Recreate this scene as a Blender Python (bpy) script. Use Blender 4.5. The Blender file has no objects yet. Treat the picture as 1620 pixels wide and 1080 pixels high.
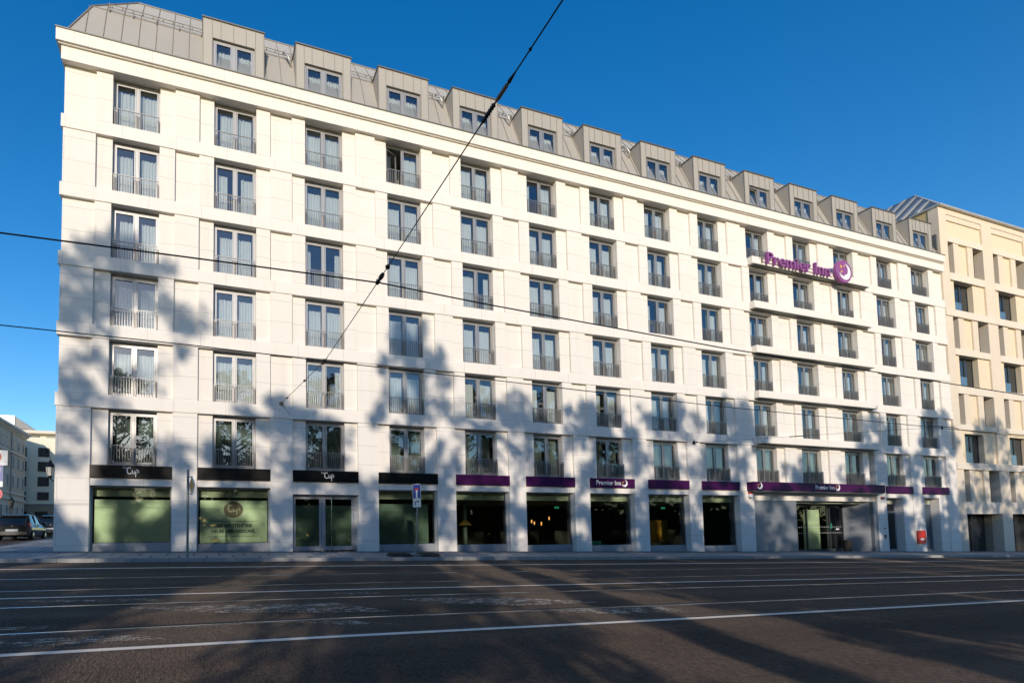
import bpy, bmesh, math, random
from mathutils import Vector, Matrix
random.seed(7)
S = bpy.context.scene
COL = S.collection
PI = math.pi
R_ = math.radians

# ------------------------------------------------------------------ materials
class NT:
    def __init__(self, name):
        self.m = bpy.data.materials.new(name); self.m.use_nodes = True
        self.t = self.m.node_tree; self.t.nodes.clear()
        self.out = self.n('ShaderNodeOutputMaterial')
    def n(self, typ, **kw):
        nd = self.t.nodes.new(typ)
        for k, v in kw.items():
            if k.startswith('i_'):
                key = k[2:]
                nd.inputs[int(key) if key.isdigit() else key.replace('_', ' ')].default_value = v
            else: setattr(nd, k, v)
        return nd
    def l(self, a, b): self.t.links.new(a, b)
    def math(self, op, a, b=None):
        nd = self.n('ShaderNodeMath', operation=op)
        for i, v in enumerate((a, b)):
            if v is None: continue
            if hasattr(v, 'links'): self.l(v, nd.inputs[i])
            else: nd.inputs[i].default_value = v
        return nd.outputs[0]
    def ramp(self, fac, stops):
        nd = self.n('ShaderNodeValToRGB'); e = nd.color_ramp.elements
        while len(e) < len(stops): e.new(0.5)
        for i, (p, c) in enumerate(stops):
            e[i].position = p; e[i].color = (*c, 1) if len(c) == 3 else c
        self.l(fac, nd.inputs[0]); return nd.outputs[0]
    def mix(self, fac, a, b, mode='MIX'):
        nd = self.n('ShaderNodeMix', data_type='RGBA', blend_type=mode)
        for sock, v in ((nd.inputs[0], fac), (nd.inputs[6], a), (nd.inputs[7], b)):
            if hasattr(v, 'links'): self.l(v, sock)
            elif isinstance(v, (int, float)): sock.default_value = v
            else: sock.default_value = (*v, 1)
        return nd.outputs[2]
    def pos(self):
        return self.n('ShaderNodeNewGeometry').outputs['Position']
    def noise(self, scale, detail=4, vec=None, rough=.55, stretch=None):
        v = vec or self.pos()
        if stretch:
            mp = self.n('ShaderNodeMapping'); mp.inputs['Scale'].default_value = stretch
            self.l(v, mp.inputs[0]); v = mp.outputs[0]
        nd = self.n('ShaderNodeTexNoise'); nd.inputs['Scale'].default_value = scale
        nd.inputs['Detail'].default_value = detail; nd.inputs['Roughness'].default_value = rough
        self.l(v, nd.inputs['Vector']); return nd.outputs[0]
    def bump(self, h, strength, dist=.01):
        nd = self.n('ShaderNodeBump'); nd.inputs['Strength'].default_value = strength
        nd.inputs['Distance'].default_value = dist
        self.l(h, nd.inputs['Height']); return nd.outputs[0]
    def bsdf(self, col, rough=.6, metal=0., normal=None, spec=.5, **kw):
        b = self.n('ShaderNodeBsdfPrincipled')
        for key, v in (('Base Color', col), ('Roughness', rough), ('Metallic', metal), ('Specular IOR Level', spec)):
            if hasattr(v, 'links'): self.l(v, b.inputs[key])
            elif isinstance(v, (int, float)): b.inputs[key].default_value = v
            else: b.inputs[key].default_value = (*v, 1)
        if normal: self.l(normal, b.inputs['Normal'])
        self.l(b.outputs[0], self.out.inputs[0]); return b

def m_plain(name, col, rough=.5, metal=0., var=.12, scale=3., spec=.5, bump=0.):
    t = NT(name)
    nz = t.noise(scale, 4)
    c = t.mix(nz, tuple(max(0, v*(1-var)) for v in col), tuple(min(1, v*(1+var)) for v in col))
    nr = t.bump(t.noise(scale*8, 3), bump) if bump else None
    t.bsdf(c, rough, metal, nr, spec); return t.m

def m_stone(name, col, course=.95, offs=0., brickw=2.4, joint=.010, var=.05, jd=.62, vert=True):
    """pale cut limestone: bedding striations, faint tonal change from slab to slab, thin joints"""
    t = NT(name); p = t.pos()
    sp = t.n('ShaderNodeSeparateXYZ'); t.l(p, sp.inputs[0])
    u = t.math('ADD', sp.outputs[0], sp.outputs[1])
    v = t.math('ADD', sp.outputs[2], 40.0+offs)
    cb = t.n('ShaderNodeCombineXYZ'); t.l(u, cb.inputs[0]); t.l(v, cb.inputs[1])
    br = t.n('ShaderNodeTexBrick', offset=.5, squash=1.)
    br.inputs['Scale'].default_value = 1.; br.inputs['Brick Width'].default_value = brickw
    br.inputs['Row Height'].default_value = course; br.inputs['Mortar Size'].default_value = joint
    br.inputs['Mortar Smooth'].default_value = .2; br.inputs['Bias'].default_value = 0.
    br.inputs['Color1'].default_value = (.35, .35, .35, 1); br.inputs['Color2'].default_value = (.65, .65, .65, 1)
    t.l(cb.outputs[0], br.inputs['Vector'])
    st = t.noise(1.6, 6, stretch=(.6, .6, 9.))
    st2 = t.noise(.35, 3)
    dark = tuple(c*(1-var*2.2) for c in col); lite = tuple(min(1, c*(1+var)) for c in col)
    c = t.mix(st, dark, lite)
    c = t.mix(.5, c, t.mix(br.outputs['Color'], tuple(x*(1-var) for x in col), lite))
    c = t.mix(t.math('MULTIPLY', st2, .18), c, tuple(x*k for x, k in zip(col, (.86, .84, .82))))
    dr = t.noise(1., 5, stretch=(3.2, 3.2, .16)); c = t.mix(t.math('MULTIPLY', t.ramp(dr, [(.52, (0, 0, 0)), (.75, (1, 1, 1))]), .30), c, tuple(x*k for x, k in zip(col, (.80, .78, .75))))
    grey = tuple(x*jd for x in col)
    c = t.mix(t.math('MULTIPLY', br.outputs['Fac'], 1.), c, grey)
    nr = t.bump(t.noise(14, 5, stretch=(1, 1, 4)), .12, .01)
    t.bsdf(c, .82, 0, nr, .25); return t.m

def m_glass(name, tint=(.86, .92, .9), ior=1.75, gain=1.25, wav=.0):
    t = NT(name)
    tr = t.n('ShaderNodeBsdfTransparent'); tr.inputs[0].default_value = (*tint, 1)
    gl = t.n('ShaderNodeBsdfGlossy'); gl.inputs['Roughness'].default_value = .0
    gl.inputs['Color'].default_value = (.95, .97, 1, 1)
    if wav:
        t.l(t.bump(t.noise(1.1, 2), wav, .02), gl.inputs['Normal'])
    fr = t.n('ShaderNodeFresnel'); fr.inputs['IOR'].default_value = ior
    f = t.math('MINIMUM', t.math('MULTIPLY', fr.outputs[0], gain), 1.)
    mx = t.n('ShaderNodeMixShader'); t.l(f, mx.inputs[0]); t.l(tr.outputs[0], mx.inputs[1]); t.l(gl.outputs[0], mx.inputs[2])
    t.l(mx.outputs[0], t.out.inputs[0]); return t.m

def m_emit(name, col, s):
    t = NT(name); e = t.n('ShaderNodeEmission'); e.inputs[0].default_value = (*col, 1); e.inputs[1].default_value = s
    t.l(e.outputs[0], t.out.inputs[0]); return t.m

def m_asphalt(name, base, tint):
    t = NT(name)
    agg = t.noise(34, 3, rough=.7, stretch=(1, .28, 1)); agg2 = t.noise(11, 4, rough=.75, stretch=(1, .4, 1)); big = t.noise(.22, 4); lane = t.noise(.5, 4, stretch=(.05, 1.6, 1))
    c = t.mix(t.ramp(agg, [(.30, (0, 0, 0)), (.72, (1, 1, 1))]), tuple(x*.22 for x in base), tuple(x*1.85 for x in base))
    c = t.mix(t.math('MULTIPLY', t.ramp(agg2, [(.35, (0, 0, 0)), (.7, (1, 1, 1))]), .35), c, tuple(x*1.35 for x in base))
    c = t.mix(t.math('MULTIPLY', big, .45), c, tint)
    c = t.mix(t.math('MULTIPLY', t.ramp(lane, [(.42, (0, 0, 0)), (.7, (1, 1, 1))]), .4), c, tuple(x*.55 for x in base))
    vo = t.n('ShaderNodeTexVoronoi', feature='F1'); vo.inputs['Scale'].default_value = 26
    vm = t.n('ShaderNodeMapping'); vm.inputs['Scale'].default_value = (1, .3, 1); t.l(t.pos(), vm.inputs[0]); t.l(vm.outputs[0], vo.inputs['Vector'])
    sp = t.ramp(vo.outputs['Distance'], [(.0, (1, 1, 1)), (.25, (0, 0, 0))])
    c = t.mix(t.math('MULTIPLY', t.math('MULTIPLY', sp, agg2), .8), c, tuple(min(1, x*4.) for x in base))
    vc = t.n('ShaderNodeTexVoronoi', feature='DISTANCE_TO_EDGE'); vc.inputs['Scale'].default_value = .35
    wv = t.n('ShaderNodeVectorMath', operation='ADD'); nz = t.n('ShaderNodeTexNoise'); nz.inputs['Scale'].default_value = 1.2; nz.inputs['Detail'].default_value = 6
    t.l(t.pos(), nz.inputs['Vector']); t.l(t.pos(), wv.inputs[0]); t.l(nz.outputs['Color'], wv.inputs[1]); t.l(wv.outputs[0], vc.inputs['Vector'])
    ck = t.ramp(vc.outputs['Distance'], [(.0, (1, 1, 1)), (.006, (0, 0, 0))])
    c = t.mix(t.math('MULTIPLY', ck, t.math('MULTIPLY', big, .8)), c, tuple(x*.25 for x in base))
    nr = t.bump(t.math('ADD', agg, t.math('MULTIPLY', agg2, .6)), 1., .05)
    b = t.bsdf(c, t.ramp(lane, [(.3, (.62,)*3), (.75, (.85,)*3)]), 0, nr, .10)
    b.inputs['Diffuse Roughness'].default_value = 1.; return t.m

def m_paint(name, col, wear=.35, worn=False):
    t = NT(name)
    nz = t.noise(9 if worn else 5, 8, rough=.8, stretch=(.5, 1, 1)); fine = t.noise(45, 4, rough=.8)
    s = t.math('ADD', t.math('MULTIPLY', nz, .6), t.math('MULTIPLY', fine, .4))
    if worn:
        f = t.ramp(s, [(.52, (0, 0, 0)), (.56, (1, 1, 1))])
    else:
        f = t.ramp(s, [(wear, (0, 0, 0)), (wear+.05, (1, 1, 1))])
    b = t.bsdf(col, .7, spec=.1)
    tr = t.n('ShaderNodeBsdfTransparent'); mx = t.n('ShaderNodeMixShader')
    t.l(f, mx.inputs[0]); t.l(tr.outputs[0], mx.inputs[1]); t.l(b.outputs[0], mx.inputs[2]); t.l(mx.outputs[0], t.out.inputs[0])
    return t.m

def m_paving(name, c1, c2, bw, rh, joint, jcol, rot=0., bump=.4):
    t = NT(name)
    mp = t.n('ShaderNodeMapping'); mp.inputs['Rotation'].default_value = (0, 0, rot); t.l(t.pos(), mp.inputs[0])
    br = t.n('ShaderNodeTexBrick', offset=.5); br.inputs['Scale'].default_value = 1
    br.inputs['Brick Width'].default_value = bw; br.inputs['Row Height'].default_value = rh
    br.inputs['Mortar Size'].default_value = joint; br.inputs['Mortar Smooth'].default_value = .3
    br.inputs['Color1'].default_value = (*c1, 1); br.inputs['Color2'].default_value = (*c2, 1); br.inputs['Mortar'].default_value = (*jcol, 1)
    t.l(mp.outputs[0], br.inputs['Vector'])
    c = t.mix(t.math('MULTIPLY', t.noise(2.2, 6, rough=.7), .5), br.outputs['Color'], tuple(x*.55 for x in c1))
    nr = t.bump(t.math('SUBTRACT', t.math('MULTIPLY', t.noise(25, 3), .3), br.outputs['Fac']), bump, .01)
    t.bsdf(c, .75, 0, nr, .35); return t.m

def m_leaf(name, col, trans=.35):
    t = NT(name)
    nz = t.noise(1.3, 3)
    c = t.mix(nz, tuple(x*.55 for x in col), tuple(x*1.5 for x in col))
    d = t.n('ShaderNodeBsdfDiffuse'); tl = t.n('ShaderNodeBsdfTranslucent'); mx = t.n('ShaderNodeMixShader')
    t.l(c, d.inputs[0]); t.l(c, tl.inputs[0]); mx.inputs[0].default_value = trans
    t.l(d.outputs[0], mx.inputs[1]); t.l(tl.outputs[0], mx.inputs[2]); t.l(mx.outputs[0], t.out.inputs[0]); return t.m

def m_curtain(name, col):
    t = NT(name); nz = t.noise(4, 3, stretch=(3, 3, .2))
    c = t.mix(nz, tuple(x*.86 for x in col), col)
    d = t.n('ShaderNodeBsdfDiffuse'); tl = t.n('ShaderNodeBsdfTranslucent'); mx = t.n('ShaderNodeMixShader')
    t.l(c, d.inputs[0]); t.l(c, tl.inputs[0]); mx.inputs[0].default_value = .3
    t.l(d.outputs[0], mx.inputs[1]); t.l(tl.outputs[0], mx.inputs[2]); t.l(mx.outputs[0], t.out.inputs[0]); return t.m

M = {}
STONE = (.80, .755, .69)
M['stone'] = m_stone('limestone_panels', STONE, 1.05, -.15, 90., .011, .07)
M['band'] = m_stone('limestone_band', (.81, .765, .70), 3.15, .02, 2.3, .009)
M['pier'] = m_stone('limestone_pier', (.785, .745, .685), .98, -.2, 6., .010)
M['cornice'] = m_stone('limestone_cornice', (.80, .76, .69), 6., 0, 3.2, .008, .03)
M['greywall'] = m_plain('slate_grey_panel', (.23, .245, .265), .45, .3, .08, 1.5)
M['zinc'] = m_plain('weathered_zinc', (.385, .365, .33), .55, .08, .08, .7, .4)
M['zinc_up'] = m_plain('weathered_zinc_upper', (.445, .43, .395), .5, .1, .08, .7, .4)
M['seam'] = m_plain('zinc_seam', (.25, .225, .19), .5, .2, .1, 2)
M['capmetal'] = m_plain('coping_metal', (.17, .17, .155), .45, .5, .1, 2)
M['frame'] = m_plain('bronze_grey_aluminium', (.36, .355, .35), .45, .65, .06, 2)
M['rail'] = m_plain('railing_steel', (.29, .28, .27), .42, .6, .08, 3)
M['shopmetal'] = m_plain('blue_grey_shop_metal', (.30, .325, .36), .4, .35, .08, 1.5)
M['glass'] = m_glass('window_glass', (.90, .95, .96), 1.85, 1.9, .05)
M['shopglass'] = m_glass('shop_glass', (.78, .86, .78), 1.6, 1.0, .02)
M['curtain'] = m_curtain('sheer_curtain', (.80, .85, .86))
M['curtain2'] = m_curtain('sheer_curtain_green', (.30, .36, .31))
M['room'] = m_plain('room_wall', (.20, .19, .165), .8)
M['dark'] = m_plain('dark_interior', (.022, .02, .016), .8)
M['ceil'] = m_plain('shop_ceiling', (.42, .44, .33), .8)
M['film'] = m_plain('frosted_film', (.58, .64, .47), .55, 0, .06, 1.0)
M['film2'] = m_plain('dark_frosted_film', (.10, .15, .12), .5, 0, .08, 1.0)
M['black'] = m_plain('black_gloss_sign', (.005, .005, .005), .30, 0, .2, 2, .2)
M['purple'] = m_plain('purple_sign', (.050, .002, .054), .5, 0, .08, 2, .2)
M['purple_l'] = m_plain('purple_lettering', (.27, .085, .265), .45, 0, .06, 3, .3)
M['white'] = m_plain('white_lettering', (.82, .82, .80), .45, 0, .04, 3)
M['grey_txt'] = m_plain('grey_lettering', (.40, .43, .46), .5)
M['yellow'] = m_plain('yellow_star', (.80, .46, .08), .45)
M['brown'] = m_plain('brown_disc', (.17, .125, .085), .5)
M['txtblack'] = m_plain('black_lettering', (.012, .014, .012), .5)
M['cream_txt'] = m_plain('cream_lettering', (.62, .62, .45), .5)
M['mustard'] = m_plain('mustard_curtain', (.50, .24, .02), .8)
M['asphalt'] = m_asphalt('asphalt', (.084, .066, .053), (.092, .070, .055))
M['asphalt2'] = m_asphalt('car_lane_asphalt', (.086, .066, .053), (.102, .070, .058))
M['paint'] = m_paint('road_paint', (.84, .75, .62), .33)
M['worn'] = m_paint('worn_road_paint', (.76, .67, .54), worn=True)
M['steel'] = m_plain('rail_steel', (.55, .55, .55), .26, 1., .1, 6)
M['groove'] = m_plain('rail_groove', (.010, .010, .010), .9)
M['slabs'] = m_paving('granite_slabs', (.30, .295, .29), (.36, .35, .335), 1.02, 1.62, .045, (.06, .06, .06))
M['setts'] = m_paving('mosaic_setts', (.16, .158, .155), (.23, .225, .215), .12, .11, .012, (.05, .05, .05), .785)
M['kerb'] = m_paving('granite_kerb', (.36, .36, .35), (.42, .41, .39), 1.2, 6., .012, (.14, .14, .14), 0, .2)
M['redkerb'] = m_paving('red_brick_strip', (.15, .10, .085), (.19, .125, .10), .25, .12, .012, (.05, .05, .05))
M['grass'] = m_plain('park_grass', (.05, .075, .025), .9, 0, .5, 1.2)
M['earth'] = m_plain('ground_earth', (.09, .085, .075), .9, 0, .3, .5)
M['galv'] = m_plain('galvanised_steel', (.25, .26, .26), .45, .5, .12, 6)
M['signback'] = m_plain('sign_aluminium', (.40, .41, .42), .45, .5)
M['signwhite'] = m_plain('sign_white', (.74, .74, .73), .4, 0, .03)
M['signblue'] = m_plain('sign_blue', (.010, .035, .26), .35, 0, .05)
M['signred'] = m_plain('sign_red', (.52, .02, .02), .35, 0, .05)
M['signyellow'] = m_plain('sign_amber', (.80, .36, .02), .35, 0, .05)
M['rubber'] = m_plain('black_rubber', (.012, .012, .012), .85, bump=.3)
M['wire'] = m_plain('wire_dark', (.012, .011, .011), .5, .3)
M['insul'] = m_plain('brown_insulator', (.045, .022, .014), .35)
M['woodins'] = m_plain('tan_insulator_rod', (.30, .20, .13), .5)
M['iron'] = m_plain('cast_iron_black', (.015, .016, .016), .45, .4)
M['lampglass'] = m_plain('frosted_lantern_glass', (.72, .70, .62), .35)
M['redbox'] = m_plain('red_enamel', (.62, .015, .015), .32, 0, .06)
M['carpaint'] = m_plain('black_car_paint', (.008, .009, .012), .22, .0, .1, 2, .45)
M['carpaint2'] = m_plain('dark_car_paint', (.022, .023, .028), .18, .2, .1, 2, .8)
M['carglass'] = m_plain('car_glass', (.012, .016, .018), .04, 0, .1, 2, .9)
M['tail'] = m_plain('tail_light', (.55, .012, .015), .2)
M['chrome'] = m_plain('chrome', (.7, .7, .7), .15, 1.)
M['rim'] = m_plain('alloy_rim', (.40, .40, .41), .35, .8)
M['beige'] = m_stone('beige_sandstone', (.72, .625, .50), .62, 0, 1.5, .006, .09, .8)
M['beige_p'] = m_plain('beige_render_panel', (.73, .61, .44), .85, 0, .05, 1)
M['beige_band'] = m_stone('beige_band', (.74, .66, .55), 6, 0, 1.6, .008, .06, .75)
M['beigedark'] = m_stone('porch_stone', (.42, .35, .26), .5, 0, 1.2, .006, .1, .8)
M['yellowwall'] = m_plain('yellow_party_wall', (.60, .44, .22), .85, 0, .08, 1)
M['metalroof'] = m_plain('grey_green_metal_roof', (.17, .19, .205), .42, .4, .12, .8)
M['ribs'] = m_plain('pale_metal_rib', (.50, .50, .48), .45, .4)
M['darkframe'] = m_plain('dark_window_frame', (.05, .055, .06), .4, .3)
M['classic'] = m_plain('pinkish_stucco', (.60, .50, .40), .85, 0, .1, .6)
M['classic2'] = m_plain('pale_stucco_trim', (.70, .62, .52), .85, 0, .08, .8)
M['cream'] = m_plain('cream_render', (.80, .74, .58), .85, 0, .06, .4)
M['plinth'] = m_plain('brown_plinth', (.34, .28, .21), .85, 0, .1, .6)
M['greyclad'] = m_plain('grey_cladding', (.20, .21, .22), .6)
M['winglass'] = m_plain('dark_reflecting_glass', (.02, .025, .03), .05, 0, .1, 2, .9)
M['bluerail'] = m_plain('blue_glass_railing', (.10, .17, .24), .08, 0, .1, 2, .8)
M['bark'] = m_plain('bark', (.075, .058, .045), .9, 0, .35, 4, bump=.5)
M['leaf'] = m_leaf('leaf_green', (.055, .085, .025))
M['leaf2'] = m_leaf('leaf_deep_green', (.040, .065, .02))
M['tile'] = m_plain('red_roof_tiles', (.28, .11, .06), .8)

# ------------------------------------------------------------------ mesh helpers
def wl(o):
    v = Vector((0, 0, 0))
    while o is not None:
        v = v + o.location; o = o.parent
    return v

class MB:
    def __init__(self): self.v = []; self.f = []
    def add(self, vs, fs):
        b = len(self.v); self.v += [tuple(p) for p in vs]; self.f += [tuple(i+b for i in f) for f in fs]; return self
    def box(self, x0, x1, y0, y1, z0, z1):
        vs = [(x0, y0, z0), (x1, y0, z0), (x1, y1, z0), (x0, y1, z0), (x0, y0, z1), (x1, y0, z1), (x1, y1, z1), (x0, y1, z1)]
        return self.add(vs, [(0, 3, 2, 1), (4, 5, 6, 7), (0, 1, 5, 4), (1, 2, 6, 5), (2, 3, 7, 6), (3, 0, 4, 7)])
    def hexa(self, b4, t4):
        return self.add(list(b4)+list(t4), [(0, 3, 2, 1), (4, 5, 6, 7), (0, 1, 5, 4), (1, 2, 6, 5), (2, 3, 7, 6), (3, 0, 4, 7)])
    def quad(self, *p): return self.add(p, [tuple(range(len(p)))])
    def prism(self, poly, off):
        n = len(poly); off = Vector(off)
        vs = [Vector(p) for p in poly] + [Vector(p)+off for p in poly]
        fs = [tuple(range(n-1, -1, -1)), tuple(range(n, 2*n))] + [(i, (i+1) % n, (i+1) % n+n, i+n) for i in range(n)]
        return self.add(vs, fs)
    def tube(self, pts, rad, n=8, caps=True):
        pts = [Vector(p) for p in pts]; m = len(pts)
        rads = rad if isinstance(rad, (list, tuple)) else [rad]*m
        vs = []; up = None
        for i, p in enumerate(pts):
            d = (pts[min(i+1, m-1)] - pts[max(i-1, 0)])
            d = d.normalized() if d.length > 1e-9 else Vector((0, 0, 1))
            if up is None: up = Vector((0, 0, 1)) if abs(d.z) < .9 else Vector((1, 0, 0))
            a = d.cross(up)
            if a.length < 1e-6: a = d.cross(Vector((0, 1, 0)))
            a.normalize(); b = a.cross(d); up = b
            for k in range(n):
                t = 2*PI*k/n; vs.append(p + (a*math.cos(t)+b*math.sin(t))*rads[i])
        fs = [(i*n+k, i*n+(k+1) % n, (i+1)*n+(k+1) % n, (i+1)*n+k) for i in range(m-1) for k in range(n)]
        if caps: fs += [tuple(range(n-1, -1, -1)), tuple(range((m-1)*n, m*n))]
        return self.add(vs, fs)
    def lathe(self, c, prof, n=16, axis='z'):
        vs = []
        for r, h in prof:
            for k in range(n):
                t = 2*PI*k/n; a, b = r*math.cos(t), r*math.sin(t)
                vs.append({'z': (c[0]+a, c[1]+b, c[2]+h), 'y': (c[0]+a, c[1]+h, c[2]+b), 'x': (c[0]+h, c[1]+a, c[2]+b)}[axis])
        m = len(prof)
        fs = [(i*n+k, i*n+(k+1) % n, (i+1)*n+(k+1) % n, (i+1)*n+k) for i in range(m-1) for k in range(n)]
        fs += [tuple(range(n-1, -1, -1)), tuple(range((m-1)*n, m*n))]
        return self.add(vs, fs)
    def mesh(self, name, mat, origin=(0, 0, 0), smooth=False, fix=True):
        me = bpy.data.meshes.new(name); o = Vector(origin)
        me.from_pydata([tuple(Vector(p)-o) for p in self.v], [], self.f)
        if fix:
            bm = bmesh.new(); bm.from_mesh(me); bmesh.ops.recalc_face_normals(bm, faces=bm.faces); bm.to_mesh(me); bm.free()
        if mat: me.materials.append(mat)
        if smooth: me.polygons.foreach_set('use_smooth', [True]*len(me.polygons))
        me.update(); return me
    def build(self, name, mat, parent=None, origin=None, smooth=False, fix=True):
        o = Vector(origin) if origin else (wl(parent) if parent else Vector((0, 0, 0)))
        ob = bpy.data.objects.new(name, self.mesh(name, mat, o, smooth, fix))
        COL.objects.link(ob); ob.parent = parent
        ob.location = o - (wl(parent) if parent else Vector((0, 0, 0)))
        return ob

def tag(o, label=None, cat=None, group=None, kind=None):
    if label: o['label'] = label
    if cat: o['category'] = cat
    if group: o['group'] = group
    if kind: o['kind'] = kind
    return o
def empty(name, loc, label, cat, group=None):
    o = bpy.data.objects.new(name, None); COL.objects.link(o); o.location = loc; o.empty_display_size = .3
    return tag(o, label, cat, group)
def inst(src_mesh, name, parent, loc):
    o = bpy.data.objects.new(name, src_mesh); COL.objects.link(o); o.parent = parent
    o.location = Vector(loc) - wl(parent); return o

_dg = bpy.context.evaluated_depsgraph_get
def text_mesh(txt, w=None, h=None, bold=0., depth=.02, spacing=1., align=0.):
    cu = bpy.data.curves.new('txt', 'FONT'); cu.body = txt; cu.size = 1.; cu.extrude = .5; cu.offset = bold
    cu.space_character = spacing; cu.resolution_u = 4
    ob = bpy.data.objects.new('txt', cu); COL.objects.link(ob)
    me = bpy.data.meshes.new_from_object(ob.evaluated_get(_dg()))
    vs = [tuple(v.co) for v in me.vertices]; fs = [tuple(p.vertices) for p in me.polygons]
    bpy.data.objects.remove(ob); bpy.data.curves.remove(cu); bpy.data.meshes.remove(me)
    x0 = min(v[0] for v in vs); x1 = max(v[0] for v in vs)
    sx = w/(x1-x0) if w else 1; sz = (h/.729) if h else sx
    if not w: sx = sz
    return [((v[0]-x0)*sx, -v[2]*depth, v[1]*sz) for v in vs], fs
def put_text(txt, loc, w=None, h=None, bold=0., depth=.02, spacing=1., rot=0.):
    """text standing in the XZ plane, reading along +X, facing -Y, turned about Z by rot"""
    vs, fs = text_mesh(txt, w, h, bold, depth, spacing)
    c, s = math.cos(rot), math.sin(rot)
    return MB().add([(loc[0]+x*c-y*s, loc[1]+x*s+y*c, loc[2]+z) for x, y, z in vs], fs)
def ribbon(mb, pts, wid, y0, y1, ox, oz, sc):
    """flat brush stroke in the XZ plane, extruded from y0 to y1"""
    P = [Vector((ox+p[0]*sc, 0, oz+p[1]*sc)) for p in pts]; n = len(P); L = []; Rr = []
    for i, p in enumerate(P):
        d = (P[min(i+1, n-1)]-P[max(i-1, 0)]).normalized(); nn = Vector((-d.z, 0, d.x))*(wid*sc/2)
        L.append(p+nn); Rr.append(p-nn)
    for i in range(n-1):
        q = [L[i], Rr[i], Rr[i+1], L[i+1]]
        mb.hexa([Vector((a.x, y0, a.z)) for a in q], [Vector((a.x, y1, a.z)) for a in q])
def arc(cx, cy, r, a0, a1, n=14, ry=None):
    return [(cx+r*math.cos(R_(a0+(a1-a0)*i/n)), cy+(ry or r)*math.sin(R_(a0+(a1-a0)*i/n))) for i in range(n+1)]
def cup_script(y0, y1, ox, oz, sc):
    mb = MB()
    ribbon(mb, arc(.55, .62, .40, 50, 320, 18, .60), .13, y0, y1, ox, oz, sc)                     # C
    ribbon(mb, [(1.05, .75), (1.02, .3)] + arc(1.19, .25, .17, 180, 345, 8) + [(1.42, .75), (1.38, .2), (1.46, .06)], .12, y0, y1, ox, oz, sc)  # u
    ribbon(mb, [(1.46, .06), (1.66, .55), (1.72, .85), (1.62, -.55)], .12, y0, y1, ox, oz, sc)     # p stem
    ribbon(mb, arc(1.86, .52, .21, 150, -150, 14, .30), .12, y0, y1, ox, oz, sc)                  # p bowl
    ribbon(mb, [(1.7, .22), (2.0, .24), (2.25, .45)], .10, y0, y1, ox, oz, sc)
    return mb
def crescent(y0, y1, cx, cz, r):
    out = arc(0, 0, 1, 82, -168, 30)
    inn = []
    for a in range(0, 25):
        t = 62 - 212*a/24
        rr = .80 + (.0 if -75 < t < -45 else 0) - (.14 if -72 < t < -48 else 0)
        inn.append((-.24+rr*math.cos(R_(t)), .22+rr*math.sin(R_(t))))
    n = min(len(out), len(inn)); mb = MB()
    for i in range(n-1):
        q = []
        for (a, k) in ((out, i), (out, i+1), (inn, i+1), (inn, i)):
            p = a[min(len(a)-1, round(k*(len(a)-1)/(n-1)))]; q.append((cx+p[0]*r, cz+p[1]*r))
        mb.hexa([(x, y0, z) for x, z in q], [(x, y1, z) for x, z in q])
    return mb
def star(y0, y1, cx, cz, r, n=8):
    poly = [(cx+math.cos(PI*i/n)*r*(1 if i % 2 == 0 else .55), y0, cz+math.sin(PI*i/n)*r*(1 if i % 2 == 0 else .55)) for i in range(2*n)]
    return MB().prism(poly, (0, y1-y0, 0))

# ------------------------------------------------------------------ levels of the place
SL = .0222                                    # the street falls towards the right
def zb(x): return -3.77 - SL*x                # foot of the facade
def zsw(x, y): return zb(x) + .026*y if y > -5 else zb(x)-.13     # footway
def zroad(x, y): return -4.178 + .034*(y+5) - .0225*(x-5.95)
def zside(x, y): return zb(x) + .045*min(max(y, 0), 14)
CAM = Vector((6.0456, -27.2312, -3.3230))
HEAD = [2.55+3.15*k for k in range(5)] + [18.17]
SILL = [3.15*k for k in range(6)]
CX = [2.923+4.428*i for i in range(9)] + [42.95, 47.5, 52.1, 56.92, 61.5]
XR = 64.5; HALF = 1.0

def sheet(name, mat, x0, x1, y0, y1, zf, nx, ny, dz=0.):
    mb = MB(); xs = [x0+(x1-x0)*i/nx for i in range(nx+1)]; ys = [y0+(y1-y0)*j/ny for j in range(ny+1)]
    mb.v = [(x, y, zf(x, y)+dz) for y in ys for x in xs]
    mb.f = [(j*(nx+1)+i, j*(nx+1)+i+1, (j+1)*(nx+1)+i+1, (j+1)*(nx+1)+i) for j in range(ny) for i in range(nx)]
    o = mb.build(name, M[mat]); o['kind'] = 'structure'; return o

# ------------------------------------------------------------------ ground, road, footway
def zground(x, y):
    xc = max(-90, min(200, x))
    if y < -5: return zroad(xc, max(y, -34)) - .30
    return zside(xc, y) - .45
sheet('ground', 'earth', -420, 520, -420, 520, zground, 47, 188)
sheet('road', 'asphalt', -90, 200, -19.45, -5.2, zroad, 1, 1)
sheet('car_lane', 'asphalt2', -90, 200, -33.5, -19.45, zroad, 1, 1)
def strip(name, mat, x0, x1, y0, y1, zf):
    return sheet(name, mat, x0, x1, y0, y1, zf, 4, 1)
zfw = lambda x, y: zb(x) - .155*(-y/5.)
strip('pavement_setts_front', 'setts', -30, 200, -5.0, -4.62, zfw)
strip('pavement_slabs', 'slabs', -30, 200, -4.62, -1.35, zfw)
strip('pavement_setts_wall', 'setts', -30, 200, -1.35, .02, zfw)
kb = MB()
for i in range(24):
    x0, x1 = -90+i*12.2, -90+(i+1)*12.2
    z0, z1 = zfw(x0, -5), zfw(x1, -5)
    kb.hexa([(x0, -5.22, z0-.6), (x1, -5.22, z1-.6), (x1, -5, z1-.6), (x0, -5, z0-.6)],
            [(x0, -5.19, z0+.012), (x1, -5.19, z1+.012), (x1, -5, z1+.012), (x0, -5, z0+.012)])
kb.build('kerb', M['kerb'])['kind'] = 'structure'
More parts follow.
